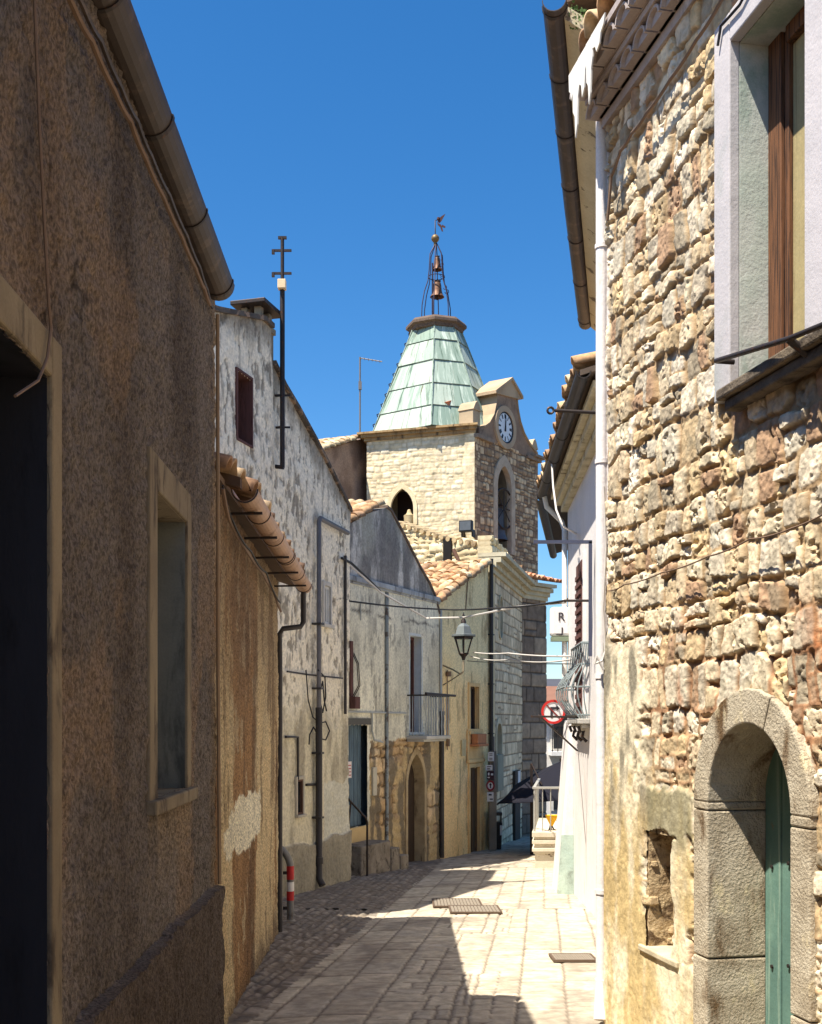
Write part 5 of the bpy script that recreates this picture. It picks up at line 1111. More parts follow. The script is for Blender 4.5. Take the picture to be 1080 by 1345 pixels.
# corbelled eave
CRB = M_plaster('mauve grey lime wash', C(180, 168, 162), C(158, 146, 140), C(204, 192, 184), 3, 3, (1, 1, 1), (.55, .7), 20, .4, .008)
mb = MB(); Le = 5.2
def tile_row(z, o, n, pitch, r):
    for i in range(n):
        u = .06 + i * pitch; k = 7; ring = [(u + r * math.cos(math.pi * j / k), z + r * .8 * math.sin(math.pi * j / k)) for j in range(k + 1)]; rin = [(u + (r - .018) * math.cos(math.pi * j / k), z + (r - .018) * .8 * math.sin(math.pi * j / k)) for j in range(k + 1)]
        W9.poly(mb, ring + rin[::-1], -.05, o); W9.poly(mb, rin, -.05, o - .03)
tile_row(5.87, .13, 24, .21, .098); W9.box(mb, 0, Le, 5.945, 5.985, -.3, .145); tile_row(6.0, .245, 24, .21, .098); W9.box(mb, 0, Le, 6.075, 6.12, -.3, .26)
W9.box(mb, .0, Le, 5.80, 5.869, -.3, .025); W9.box(mb, .0, Le, 5.87, 5.944, -.3, .045); W9.box(mb, .0, Le, 5.99, 6.074, -.3, .15)
mb.build('corbelled_eave', CRB, h9)
mb = MB()
for j in range(9): u = -.012 + 0 * j; 
rng = random.Random(3)
for u, w_, l_ in ((.02, .13, .20), (.10, .16, .50), (.22, .2, .30), (.38, .14, .42), (.48, .25, .16)):
    z1 = 6.13; W9.poly(mb, [(u, z1), (u + w_, z1), (u + w_ * .9, z1 - l_ * .35), (u + w_ * .7, z1 - l_ * .5), (u + w_ * .62, z1 - l_ * .85), (u + w_ * .4, z1 - l_), (u + w_ * .3, z1 - l_ * .7), (u + w_ * .08, z1 - l_ * .6)], .262 + u * .02, .272 + u * .02)
mb.build('torn_sheet', M_plain('pale torn sheet', C(220, 216, 206), .8, 0, .1), h9)
up9 = (-W9.n + Vector((0, 0, .34))).normalized()
mb = MB(); mb.obox(W9.P(.1, 6.125, .22), W9.d * 9, up9 * 5, (0, 0, .05)); mb.build('roof_boarding', M_plain('roof boards', C(110, 92, 74), .9), h9)
tiles('roof', W9.P(.1, 6.17, .22), W9.d, up9, 42, 6, ATT_T, h9, .213, .36, 29)

# ------------------------------------------------------------------ right: white houses
WHT = M_plaster('white limewash', C(226, 220, 216), C(214, 208, 202), C(190, 182, 170), 1.2, 2.2, (2, 2, .4), (.58, .72), 24, .4, .006, c4=C(170, 166, 156), thr4=(.66, .72), s4=3)
W10 = Wall((1.36, 7.93), (2.48, 14.2), -1)
h10 = T('tall_white_house', 'tall white house whose gutter and cracked soffit run past the stone house corner', 'house', (2, 11, ground(11)))
W10.n = Vector((-W10.d.y, W10.d.x, 0))
mb = MB(); W10.box(mb, 0, W10.L, -.9, 6.72, -4, 0); mb.build('wall', WHT, h10)
gA = [Vector((.985, 7.85, 6.67)), Vector((1.56, 11.0, 6.67)), Vector((2.17, 14.2, 6.66))]
half_gutter('gutter', gA, .085, PIPE, h10, 10, [(.01, .03), (.14, .02), (.27, .02), (.42, .02), (.60, .02), (.78, .02), (.97, .02)])
mb = MB()
s_ = [Vector((1.08, 7.97, 6.72)), Vector((2.22, 14.3, 6.72)), W10.P(W10.L + .1, 6.72, -4) + Vector((0, 0, 1.2)), W10.P(.05, 6.72, -4) + Vector((0, 0, 1.2))]
mb.hexa([p for p in s_] + [p + Vector((0, 0, .12)) for p in s_]); mb.build('roof', M_plaster('old roof edge', C(120, 100, 84), C(96, 80, 68)), h10)
mb = MB(); s_ = [Vector((1.07, 7.96, 6.60)), Vector((2.24, 14.2, 6.60)), W10.P(W10.L, 6.42, .002), W10.P(.03, 6.42, .002)]
mb.hexa(s_ + [p + Vector((0, 0, .1)) for p in s_]); mb.build('soffit', M_plaster('cracked buff soffit', C(196, 186, 156), C(180, 170, 142), C(110, 100, 84), 2, 5, (1, 1, 1), (.60, .64), 16, .5, .01), h10)
mb = MB(); mb.tube([Vector((1.335, 7.97, 6.3)), Vector((1.335, 7.97, ground(7.9) + .06))], .045, 12); mb.tube([Vector((1.335, 7.97, ground(7.9) + .3)), Vector((1.335, 7.97, ground(7.9) + .2)), Vector((1.315, 7.9, ground(7.9) + .03))], .052, 12)
for z in (5, 3.5, 2, .5): mb.tube([Vector((1.335, 7.97, z)), Vector((1.335, 7.97, z + .03))], .052, 12)
mb.build('downpipe', WHT, h10, True)
mb = MB(); c0 = Vector((1.32, 8.02, EYE + .2713 * 8)); mb.tube([c0, c0 + Vector((-.31, 0, .015))], .013, 8); e_ = c0 + Vector((-.34, 0, .016)); mb.tube([e_ + Vector((.022 * math.cos(t * math.pi / 5), 0, .022 * math.sin(t * math.pi / 5))) for t in range(11)], .009, 6); mb.build('iron_eye_rod', IRON, h10, True)

W11 = Wall((2.17, 12.0), (2.47, 18.0), 1); W11.n = Vector((-W11.d.y, W11.d.x, 0))
h11 = T('balcony_house', 'white house with bulging metal balcony, dark eave and flared buttress', 'house', (2.5, 15, ground(15)))
mb = MB(); W11.box(mb, 0, W11.L, -1.3, 5.45, -3.5, 0); mb.build('wall', WHT, h11)
eB0, eB1 = Vector((1.80, 11.9, 5.36)), Vector((2.10, 18.4, 5.34))
half_gutter('gutter', [eB0, eB1], .075, PIPE_DK, h11, 10, [(.0, .03), (.2, .02), (.4, .02), (.6, .02), (.8, .02), (.98, .02)])
mb = MB()
for k, (o0, o1, z0, z1) in enumerate(((0, .10, 5.02, 5.12), (0, .18, 5.12, 5.22), (0, .26, 5.22, 5.30))): W11.box(mb, .0, W11.L + .1, z0, z1, o0 - .05, o1)
mb.build('eave_moulding', M_plaster('cream moulding', C(206, 196, 166), C(180, 170, 142), C(120, 108, 90), 4, 4, (1, 1, 1), (.56, .68)), h11, bevel=.012)
mb = MB(); upB = (-W11.n + Vector((0, 0, .3))).normalized(); mb.obox(W11.P(-.1, 5.315, .40), W11.d * (W11.L + .45), upB * 4.2, (0, 0, .06)); mb.build('roof_boarding', M_plain('dark eave boards', C(92, 80, 70), .9), h11)
tiles('roof', W11.P(-.1, 5.40, .42), W11.d, upB, 30, 8, ATT_T, h11, .213, .36, 33)
mb = MB(); g_ = eB1; mb.tube([g_ + Vector((.02, -.25, -.06)), g_ + Vector((.06, -.22, -.22)), g_ + Vector((.30, -.2, -.45)), W11.P(W11.L - .12, 4.7, .06), W11.P(W11.L - .12, 2.4, .06)], .04, 8); mb.build('downpipe', M_plain('white pipe', C(214, 212, 206), .6), h11, True)
mb = MB(); u0, z0 = W11.at(765.5, 938); us0, us1 = W11.at(769)[0], W11.at(761.5)[0]; zs1 = EYE + .143 * 15.2
W11.box(mb, us0, us1, 1.78, zs1, .002, .05)
for i in range(16): z = 1.9 + i * (zs1 - 2) / 16; W11.box(mb, us0 + .05, us1 - .05, z, z + .06, .05, .07)
mb.build('balcony_shutter', SHUT_R, h11)
mb = MB(); W11.box(mb, us0 - .1, us0 - .005, 1.78, zs1 + .1, .0, .04); W11.box(mb, us1 + .005, us1 + .1, 1.78, zs1 + .1, .0, .04); W11.box(mb, us0 - .002, us1 + .002, zs1 + .002, zs1 + .1, .0, .04); mb.build('shutter_surround', WHT, h11)
mb = MB(); q_ = [eB1 + Vector((-.06, 0, .02)), Vector((2.98, 23.5, 5.16)), Vector((5.2, 23.5, 5.8)), Vector((5.0, 18.4, 6.2))]; mb.hexa(q_ + [p + Vector((0, 0, .14)) for p in q_]); mb.build('rear_roof', M_plain('dark roof edge', C(74, 66, 60), .9), h11)
mb = MB(); mb.prism([Vector((2.475, 18.02, -2)), Vector((3.25, 23.3, -2)), Vector((5.5, 23.3, -2)), Vector((5.5, 18.02, -2))], (0, 0, 7.1)); mb.build('rear_wing', WHT, h11)
half_gutter('rear_gutter', [eB1 + Vector((-.03, .02, 0)), Vector((2.93, 23.5, 5.13))], .075, PIPE_DK, h11, 10)
# bulging balcony
bz = 1.74; v0, v1 = W11.at(775)[0] - .05, W11.at(760)[0]; pj = .16
mb = MB(); W11.box(mb, v0, v1, bz - .07, bz, .0, pj); W11.box(mb, v0 + .06, v1 - .06, bz - .12, bz - .07, .0, pj - .05)
bo = mb.build('balcony', M_plaster('grey slab', C(190, 186, 178), C(160, 156, 148)), h11, bevel=.012)
def bulge(t): return pj - .03 + .19 * math.sin(math.pi * min(1, t / .72)) ** 1.2 * (1 if t < .72 else 0) - .12 * max(0, t - .72)
RAILM = M_plain('pale blue grey paint', C(132, 142, 142), .6, .1, .25, 8, C(92, 90, 84))
mb = MB(); n = 5; hh = .98
for i in range(n + 1):
    u = v0 + .04 + (v1 - v0 - .08) * i / n; mb.tube([W11.P(u, bz + hh * k / 14, bulge(k / 14)) for k in range(15)], .009, 5)
for u in (v0 + .04, v1 - .04):
    for f in (.25, .5, .75): mb.tube([W11.P(u, bz + hh * k / 14, bulge(k / 14) * f) for k in range(15)], .010, 5)
for t in (.05, .42, .72): mb.tube([W11.P(v0 + .04, bz + hh * t, 0), W11.P(v0 + .04, bz + hh * t, bulge(t)), W11.P(v1 - .04, bz + hh * t, bulge(t)), W11.P(v1 - .04, bz + hh * t, 0)], .012, 5)
mb.build('railing', RAILM, bo, True)
mb = MB(); t = 1; mb.tube([W11.P(v0 + .04, bz + hh, 0), W11.P(v0 + .04, bz + hh, bulge(t)), W11.P(v1 - .04, bz + hh, bulge(t)), W11.P(v1 - .04, bz + hh, 0)], .02, 6); mb.build('hand_rail', RAILM, bo, True)
mb = MB()
for u in (v0 + .15, (v0 + v1) / 2, v1 - .15):
    mb.tube([W11.P(u, bz - .1, pj - .02), W11.P(u, bz - .18, pj - .05), W11.P(u, bz - .16, .07), W11.P(u, bz - .24, .09), W11.P(u, bz - .30, .03)], .022, 6)
each(mb, 'scroll_bracket', IRON, bo, True)
mb = MB(); mb.tube([W11.P(v0 + .1, bz - .05, .03), W11.P(v0 + .2, bz + .02, pj), PX(698, 941, 14.6)], .014, 6); mb.tube([W11.P(v1, bz - .45, .02), PX(708, 940, 14.7)], .014, 6); mb.build('drying_rack_arm', IRON, bo, True)
# iron bracket pole and rod for the street cables
mb = MB(); zb_ = EYE + .158 * 14.7; p0 = W11.pt(776, 711, .06); mb.obox(p0 + Vector((-.70, 0, -.025)), (.72, 0, 0), (0, .04, 0), (0, 0, .04)); p1 = W11.pt(776, 862, .06); mb.obox(Vector((p0.x - .02, p0.y, p1.z)), (.04, 0, 0), (0, .04, 0), (0, 0, p0.z - p1.z)); mb.build('cable_bracket', M_plain('blue grey iron', C(76, 80, 98), .5, .3), h11)
mb = MB(); p0 = W11.pt(778, 789, 0); mb.tube([p0, p0 + Vector((-.36, 0, .0))], .016, 8); mb.build('iron_rod', IRON, h11, True)
# buttress
mb = MB(); by0, by1 = 16.9, 18.2
xw = lambda y: 2.17 + .05 * (y - 12)
mb.hexa([Vector((xw(by0) - .28, by0, -1.3)), Vector((xw(by0) + .02, by0, -1.3)), Vector((xw(by1) + .02, by1, -1.3)), Vector((xw(by1) - .26, by1, -1.3)), Vector((xw(by0) - .04, by0 + .1, 1.72)), Vector((xw(by0) + .02, by0 + .1, 1.72)), Vector((xw(by1) + .02, by1, 1.72)), Vector((xw(by1) - .04, by1, 1.72))]); bt = mb.build('buttress', WHT, h11, bevel=.03)
mb = MB(); zt_ = .02
l = lambda z: (z + 1.3) / 3.02
q = [(-.285 + .24 * l(z), z, .1 * l(z)) for z in (-1.25, zt_)]
mb.hexa([Vector((xw(by0) + q[0][0], by0 - .006, -1.25)), Vector((xw(by0) + .0, by0 - .006, -1.25)), Vector((xw(by0) + .0, by0 + .02, -1.25)), Vector((xw(by0) + q[0][0], by0 + .02, -1.25)), Vector((xw(by0) + q[1][0], by0 + q[1][2] - .008, zt_)), Vector((xw(by0), by0 + q[1][2] - .008, zt_)), Vector((xw(by0), by0 + .07, zt_)), Vector((xw(by0) + q[1][0], by0 + .07, zt_))])
mb.build('green_dado', M_plaster('grey green dado', C(176, 192, 180), C(158, 176, 166), C(130, 140, 130), 3, 3, (1, 1, .5)), bt)
# ------------------------------------------------------------------ small things in the street
# striped hoop rail
bl = T('hoop_rail', 'bent steel hoop rail with red and white bands beside the ochre house', 'bollard', (-1.445, 13.63, ground(13.63)))
zg = ground(13.6); r_ = .042; X0 = -1.44; Yb = 13.62
BG = M_plain('grey galvanised tube', C(120, 118, 114), .5, .3, .25, 6, C(92, 84, 78))
mb = MB(); bend = [Vector((X0 - .30 - .30 * 0, Yb, zg + .93))] ; arc = [Vector((X0 - .30 + .30 * math.sin(t * math.pi / 16), Yb, zg + .63 + .30 * math.cos(t * math.pi / 16))) for t in range(9)]
mb.tube([Vector((X0 - .95, Yb, zg + .93))] + arc + [Vector((X0, Yb, zg + .02))], r_, 14); 
arc2 = [Vector((X0 - .95 - .30 * math.sin(t * math.pi / 16), Yb, zg + .63 + .30 * math.cos(t * math.pi / 16))) for t in range(9)]
mb.tube(arc2 + [Vector((X0 - 1.25, Yb, zg + .02))], r_, 14); mb.build('tube', BG, bl, True)
for z0, z1, c, nm in ((.50, .66, C(186, 44, 44), 'red_band'), (.36, .47, C(222, 216, 206), 'white_band'), (.25, .36, C(186, 44, 44), 'red_band')):
    mb = MB(); mb.tube([Vector((X0, Yb, zg + z0)), Vector((X0, Yb, zg + z1))], r_ + .003, 14); mb.build(nm, M_plain(nm.replace('_', ' ') + ' paint', c, .5, 0, .2, 10), bl, True)
mb = MB()
for z in (.56, .14): mb.obox((X0 - .085, Yb - .02, zg + z), (.05, 0, 0), (0, .04, 0), (0, 0, .035))
mb.build('chain_lug', IRON, bl)

# street lantern
LY = 24.3; lx = lambda px: (px - HX) / F * LY; lz = lambda py: EYE + (HY - py) / F * LY; lc = lx(609)
ln = T('street_lantern', 'grey topped glass street lantern on a bracket in front of yellow house', 'street lamp', (lc, LY, lz(866)))
mb = MB(); mb.lathe((lc, LY, lz(835)), [(.285, -.02), (.285, .015), (.20, .03), (.15, .19), (.06, .26), (.05, .30)], 6, 0, R(30)); mb.build('hood', M_plain('grey hood', C(108, 114, 114), .5, .3, .15), ln)
mb = MB(); mb.lathe((lc, LY, lz(816)), [(0, -.06), (.06, -.04), (.05, .02), (.02, .07), (.025, .12), (0, .2)], 10); mb.build('finial', IRON, ln, True)
mb = MB(); zt0, zb0 = lz(836) - .01, lz(858)
for k in range(6): a = R(30 + 60 * k); mb.tube([Vector((lc + .21 * math.cos(a), LY + .21 * math.sin(a), zt0)), Vector((lc + .10 * math.cos(a), LY + .10 * math.sin(a), zb0))], .016, 6)
mb.lathe((lc, LY, zb0 - .05), [(.03, -.1), (.05, -.03), (.11, .04), (.10, .055)], 12); mb.lathe((lc, LY, zt0 - .02), [(.23, -.02), (.23, .02)], 6, 0, R(30)); mb.build('lantern_frame', IRON, ln)
g = bpy.data.materials.new('clear lantern glass'); g.use_nodes = True; b = g.node_tree.nodes['Principled BSDF']; b.inputs['Transmission Weight'].default_value = .95; b.inputs['Roughness'].default_value = .05; b.inputs['IOR'].default_value = 1.02; b.inputs['Base Color'].default_value = (.85, .9, .88, 1)
mb = MB(); mb.lathe((lc, LY, 0), [(.095, zb0), (.20, zt0)], 6, 0, R(30)); mb.build('glazing', g, ln)
mb = MB(); st_ = Vector((lc, LY, lz(868))); bt_ = Vector((lc, LY, lz(882))); wp = W5.pt(582, 874, .0); wp2 = W5.pt(582, 900, .0)
mb.tube([st_, bt_], .022, 8); mb.tube([bt_, bt_ + Vector((-.06, .02, -.06)), bt_.lerp(wp, .5) + Vector((0, 0, -.03)), wp], .018, 6); mb.tube([bt_, bt_.lerp(wp2, .5) + Vector((.05, 0, .02)), wp2], .014, 6); mb.build('bracket_arm', M_plain('pale iron', C(150, 136, 112), .6, .2), ln, True)

# sign post by the church with its small signs
SP = Vector((1.93, 27.2, ground(27.2))); sp = T('sign_post', 'grey post with stacked parking signs between yellow house and church', 'sign post', SP)
mb = MB(); mb.box(1.86, 2.04, 27.2, 27.42, ground(27.2) - .05, 1.0); mb.build('post', M_plaster('grey stone post', C(150, 140, 124), C(122, 112, 98)), sp, bevel=.015)
mb = MB(); mb.tube([Vector((1.97, 27.17, .2)), Vector((1.97, 27.17, 1.35))], .02, 8); mb.build('pipe', GALV, sp, True)
def sgn(x0, x1, z0, z1, m, name, par=sp, y=27.12): mb = MB(); mb.box(x0, x1, y, y + .015, z0, z1); return mb.build(name, m, par, bevel=.003)
zp = lambda py: EYE + (HY - py) / F * 27.12; xp = lambda px: (px - HX) / F * 27.12
SGW = M_plain('white sign face', C(216, 214, 212), .5, 0, .06); SGK = M_plain('black print', C(50, 46, 52), .6, 0, .1); SGR = M_plain('red print', C(140, 40, 48), .6, 0, .1); SGB = M_plain('dark plum sign', C(66, 40, 46), .6, 0, .1)
s1 = sgn(xp(641), xp(649), zp(1000), zp(988), SGW, 'notice_sign'); mb = MB()
for i in range(5): 
    if i != 2: mb.box(xp(643), xp(647), 27.112, 27.119, zp(990.5 + i * 2), zp(989.7 + i * 2))
mb.build('print_lines', SGK, s1)
s1 = sgn(xp(638), xp(647), zp(1012), zp(1005), SGW, 'arrow_sign'); mb = MB(); mb.box(xp(640), xp(645.5), 27.112, 27.119, zp(1007.6), zp(1006.6)); mb.box(xp(640), xp(644), 27.112, 27.119, zp(1010.6), zp(1009.4)); mb.build('print_lines', SGK, s1)
s1 = sgn(xp(639.5), xp(649), zp(1024), zp(1013), SGB, 'dark_sign'); mb = MB(); mb.box(xp(640.5), xp(643.5), 27.112, 27.119, zp(1022), zp(1020.5)); mb.box(xp(641), xp(643), 27.112, 27.119, zp(1018.5), zp(1015)); mb.box(xp(645), xp(648), 27.112, 27.119, zp(1018.5), zp(1016)); mb.build('print_lines', SGW, s1)
def yz_disc(mb, cx, cz, r0, r1, y0, y1, sx=1.0, n=28):
    f = lambda r: [Vector((cx + sx * r * math.cos(2 * math.pi * k / n), y0, cz + r * math.sin(2 * math.pi * k / n))) for k in range(n)]
    if r0 <= 0: mb.prism(f(r1), (0, y1 - y0, 0)); return
    a, b = f(r0), f(r1)
    for k in range(n):
        k2 = (k + 1) % n; d = Vector((0, y1 - y0, 0)); mb.hexa([a[k], a[k2], b[k2], b[k], a[k] + d, a[k2] + d, b[k2] + d, b[k] + d])
cxs, czs = xp(644.3), zp(1032)
mb = MB(); yz_disc(mb, cxs, czs, 0, .125, 27.12, 27.135, .8); s1 = mb.build('round_sign', SGW, sp)
mb = MB(); yz_disc(mb, cxs, czs, .082, .128, 27.11, 27.119, .8); mb.build('red_ring', SGR, s1)
mb = MB(); mb.box(cxs - .012, cxs + .016, 27.112, 27.119, czs - .06, czs + .02); mb.prism([Vector((cxs - .04, 27.112, czs + .01)), Vector((cxs + .04, 27.112, czs + .01)), Vector((cxs + .004, 27.112, czs + .065))], (0, .007, 0)); mb.build('arrow_mark', SGK, s1)
s1 = sgn(xp(640), xp(648.5), zp(1053), zp(1040.5), SGW, 'tow_sign'); mb = MB(); mb.box(xp(642), xp(646), 27.112, 27.119, zp(1045), zp(1043)); mb.box(xp(643.5), xp(647.5), 27.112, 27.119, zp(1050.5), zp(1049)); mb.build('print_lines', SGK, s1)
# litter bin
bn = T('litter_bin', 'slim black litter bin with white label beside the sign post', 'bin', (xp(657), 27.6, ground(27.6)))
mb = MB(); x0, x1 = xp(651.5), xp(661.5); zg_ = ground(27.6); mb.hexa([(x0 + .02, 27.5, zg_), (x1 - .02, 27.5, zg_), (x1 - .02, 27.75, zg_), (x0 + .02, 27.75, zg_), (x0, 27.46, zp(1082)), (x1, 27.46, zp(1082)), (x1, 27.8, zp(1082)), (x0, 27.8, zp(1082))]); mb.build('body', M_plain('black plastic', C(40, 40, 42), .5), bn, bevel=.015)
mb = MB(); mb.box(x0 - .01, x1 + .0, 27.45, 27.81, zp(1073), zp(1069)); mb.box(x0, x0 + .02, 27.5, 27.8, zp(1082), zp(1073)); mb.box(x1 - .03, x1 - .01, 27.5, 27.8, zp(1082), zp(1073)); mb.build('lid', M_plain('grey black lid', C(58, 56, 56), .5), bn, bevel=.008)
mb = MB(); mb.box(x1 - .055, x1 - .01, 27.452, 27.468, zp(1099), zp(1086)); mb.build('label_plate', SGW, bn)

# terrace with its railing
tr = T('stone_terrace', 'low moulded cream stone terrace with a metal railing by the dark canopy', 'terrace', (3, 22, ground(22)))
tx = lambda px: (px - HX) / F * 21.8; tz = lambda py: EYE + (HY - py) / F * 21.8
CRM = M_plaster('cream stone', C(212, 202, 182), C(190, 180, 158), C(110, 94, 76), 2, 5, (1, 1, 1), (.62, .68), 20, .4, .01)
mb = MB(); xl = tx(699)
for z0, z1, o_ in ((ground(22) - .1, tz(1122), .06), (tz(1122), tz(1119), .03), (tz(1119), tz(1114), .0), (tz(1114), tz(1109), .05), (tz(1109), tz(1104), .0), (tz(1104), tz(1100), .05), (tz(1100), tz(1093), .0)):
    mb.hexa([(xl + o_, 21.8 + o_, z0), (6.5, 21.8 + o_, z0), (6.5, 25.6, z0), (xl + .53 + o_, 25.6, z0), (xl + o_, 21.8 + o_, z1 - .001), (6.5, 21.8 + o_, z1 - .001), (6.5, 25.6, z1 - .001), (xl + .53 + o_, 25.6, z1 - .001)])
mb.build('plinth', CRM, tr, bevel=.008)
RW = M_plain('cream metal', C(160, 158, 150), .5, .1, .15); zt_, zr_ = tz(1093), tz(1037)
mb = MB()
for i in range(12): mb.tube([Vector((xl + .06 + i * .155, 21.92, zt_)), Vector((xl + .06 + i * .155, 21.92, zr_))], .011, 6)
for i in range(9): mb.tube([Vector((xl + .06 + .055 * i, 21.92 + .4 * i, zt_)), Vector((xl + .06 + .055 * i, 21.92 + .4 * i, zr_))], .011, 6)
mb.tube([Vector((xl + .06, 21.92, zt_)), Vector((xl + .06, 21.92, zr_))], .022, 8); mb.build('railing', RW, tr, True)
mb = MB(); mb.box(xl + .02, xl + 2.2, 21.89, 21.95, zr_, zr_ + .045); mb.obox((xl + .03, 21.951, zr_), (.06, 0, 0), (.46, 3.25, 0), (0, 0, .045)); mb.build('top_rail', RW, tr, bevel=.006)
yp = T('yellow_planter', 'small yellow tapered planter standing on the terrace ledge behind railing', 'planter', (tx(728), 22.2, zt_))
mb = MB(); mb.lathe((tx(728), 22.2, zt_), [(.03, .08), (.15, .26), (.16, .29), (.13, .28), (.02, .1)], 4, 0, R(45)); mb.build('pot', M_plain('yellow plastic', C(232, 176, 30), .5, 0, .1), yp)
mb = MB(); mb.tube([Vector((tx(728), 22.2, zt_ + .1)), Vector((tx(728) - .06, 22.15, zt_))], .014, 5); mb.tube([Vector((tx(728), 22.2, zt_ + .1)), Vector((tx(728) + .06, 22.25, zt_))], .014, 5); mb.build('stand', IRON, yp)
# dark canopy
cp = T('dark_canopy', 'large dark navy canopy parasol stretched above the terrace and pavement', 'parasol', (3.7, 26.4, ground(26.4)))
NV = M_plain('navy canvas', C(24, 24, 34), .9, 0, .15, 6, None, (.5, .7), None, .3, 60)
top = Vector((3.52, 26.6, EYE - .0345 * 26.6)); e_ = []
cnr = [PX(653, 1056, 25.2), Vector((4.5, 24.2, .20)), Vector((6.0, 28.2, .1)), Vector((2.6, 28.6, .1))]
mb = MB(); vs = []; n = 8; fs = []
for c_ in range(4):
    a, b = cnr[c_], cnr[(c_ + 1) % 4]
    base = len(vs)
    for i in range(n + 1):
        t = i / n; t2 = t * 1.0
        for j in range(n + 1):
            s_ = j / n; p = top.lerp(a.lerp(b, s_), t); p.z += .03 * math.sin(math.pi * t) * (1 - .0 * s_) ; p.z += .05 * t * math.sin(math.pi * s_) * -1; vs.append(p)
    for i in range(n):
        for j in range(n): q = base + i * (n + 1) + j; fs.append((q, q + 1, q + n + 2, q + n + 1))
mb.add(vs, fs); cn = mb.build('canvas', NV, cp, True); so_ = cn.modifiers.new('solid', 'SOLIDIFY'); so_.thickness = .012
mb = MB(); mb.tube([Vector((top.x, top.y, ground(26.6))), top], .035, 8); mb.lathe(top, [(.0, -.05), (.06, -.03), (.06, .06), (0, .1)], 8); mb.build('pole', IRON, cp, True)
mb = MB()
for c_ in cnr: mb.tube([top + Vector((0, 0, -.06)), top.lerp(c_, .5) + Vector((0, 0, -.03)), c_ + Vector((0, 0, -.02))], .015, 5)
each(mb, 'rib', IRON, cp, True)
mb = MB(); p = PX(698.5, 1003, 25.6); mb.box(p.x - .03, p.x + .03, 25.6, 25.66, ground(25.6), p.z); mb.tube([p, PX(712, 1031, 25.4)], .02, 6); mb.build('guy_post', IRON, cp)
# round no turn sign beyond the balcony
nt_ = T('no_turn_sign', 'round white sign with red ring and black turn arrow under the balcony', 'traffic sign', PX(727, 935, 17.6))
cS = PX(727, 935, 17.6); mb = MB(); yz_disc(mb, cS.x, cS.z, 0, .185, 17.6, 17.615); ds = mb.build('disc', SGW, nt_)
mb = MB(); yz_disc(mb, cS.x, cS.z, .150, .187, 17.59, 17.599, 1, 36); mb.build('red_ring', M_plain('red sign paint', C(186, 44, 40), .5, 0, .1), nt_)
K = Vector((cS.x, 17.592, cS.z)); mb = MB()
mb.prism([K + Vector((x, 0, z)) for x, z in ((-.045, -.09), (-.01, -.09), (-.01, .03), (.05, .045), (.05, .015), (.10, .055), (.05, .10), (.05, .075), (-.045, .075))], (0, .008, 0)); mb.build('arrow', SGK, nt_)
mb = MB(); mb.prism([K + Vector((x, -.003, z)) for x, z in ((-.107, .093), (-.093, .107), (.107, -.093), (.093, -.107))], (0, .003, 0)); mb.build('slash', M_plain('dark red slash', C(120, 40, 36), .5), nt_)
mb = MB(); mb.tube([cS + Vector((.05, .03, 0)), W11.P(W11.L - .35, cS.z, .0)], .018, 6); mb.tube([cS + Vector((0, .03, -.1)), cS + Vector((0, .03, .12))], .015, 6); mb.build('wall_arm', GALV, nt_, True)
# white light-box sign
bxs = T('box_sign', 'white rounded box sign with dark lettering hung at the far end of balcony house', 'shop sign', PX(735, 815, 17.9))
a, b = PX(723.5, 836, 17.8), PX(750, 797, 17.8); mb = MB(); mb.box(a.x, b.x, 17.8, 17.98, a.z, b.z); mb.build('case', M_plain('white acrylic', C(224, 220, 216), .4, 0, .05), bxs, bevel=.05)
mb = MB(); mb.box(a.x + .02, b.x, 17.79, 17.99, a.z - .07, a.z - .002); mb.build('base_trim', M_plain('green grey trim', C(120, 132, 110), .6), bxs)
bc = bpy.data.curves.new('letter', 'FONT'); bc.body = 'R'; bc.size = .19; bc.extrude = .004
tmp = bpy.data.objects.new('tmp', bc); me = bpy.data.meshes.new_from_object(tmp); bpy.data.objects.remove(tmp)
M_ = Matrix.Translation(Vector((a.x + .11, 17.794, b.z - .22))) @ Matrix.Rotation(R(90), 4, 'X'); me.transform(M_); put('letter', me, SGK, bxs)
mb = MB(); mb.box(a.x + .17, a.x + .19, 17.792, 17.799, a.z + .02, a.z + .14); mb.box(a.x + .09, a.x + .17, 17.792, 17.799, a.z + .02, a.z + .035); mb.build('lower_mark', SGK, bxs)
mb = MB(); mb.tube([b + Vector((-.05, .1, .0)), b + Vector((-.1, .1, .12)), Vector((2.47, 17.9, b.z + .14))], .015, 6); mb.build('bracket', IRON, bxs, True)

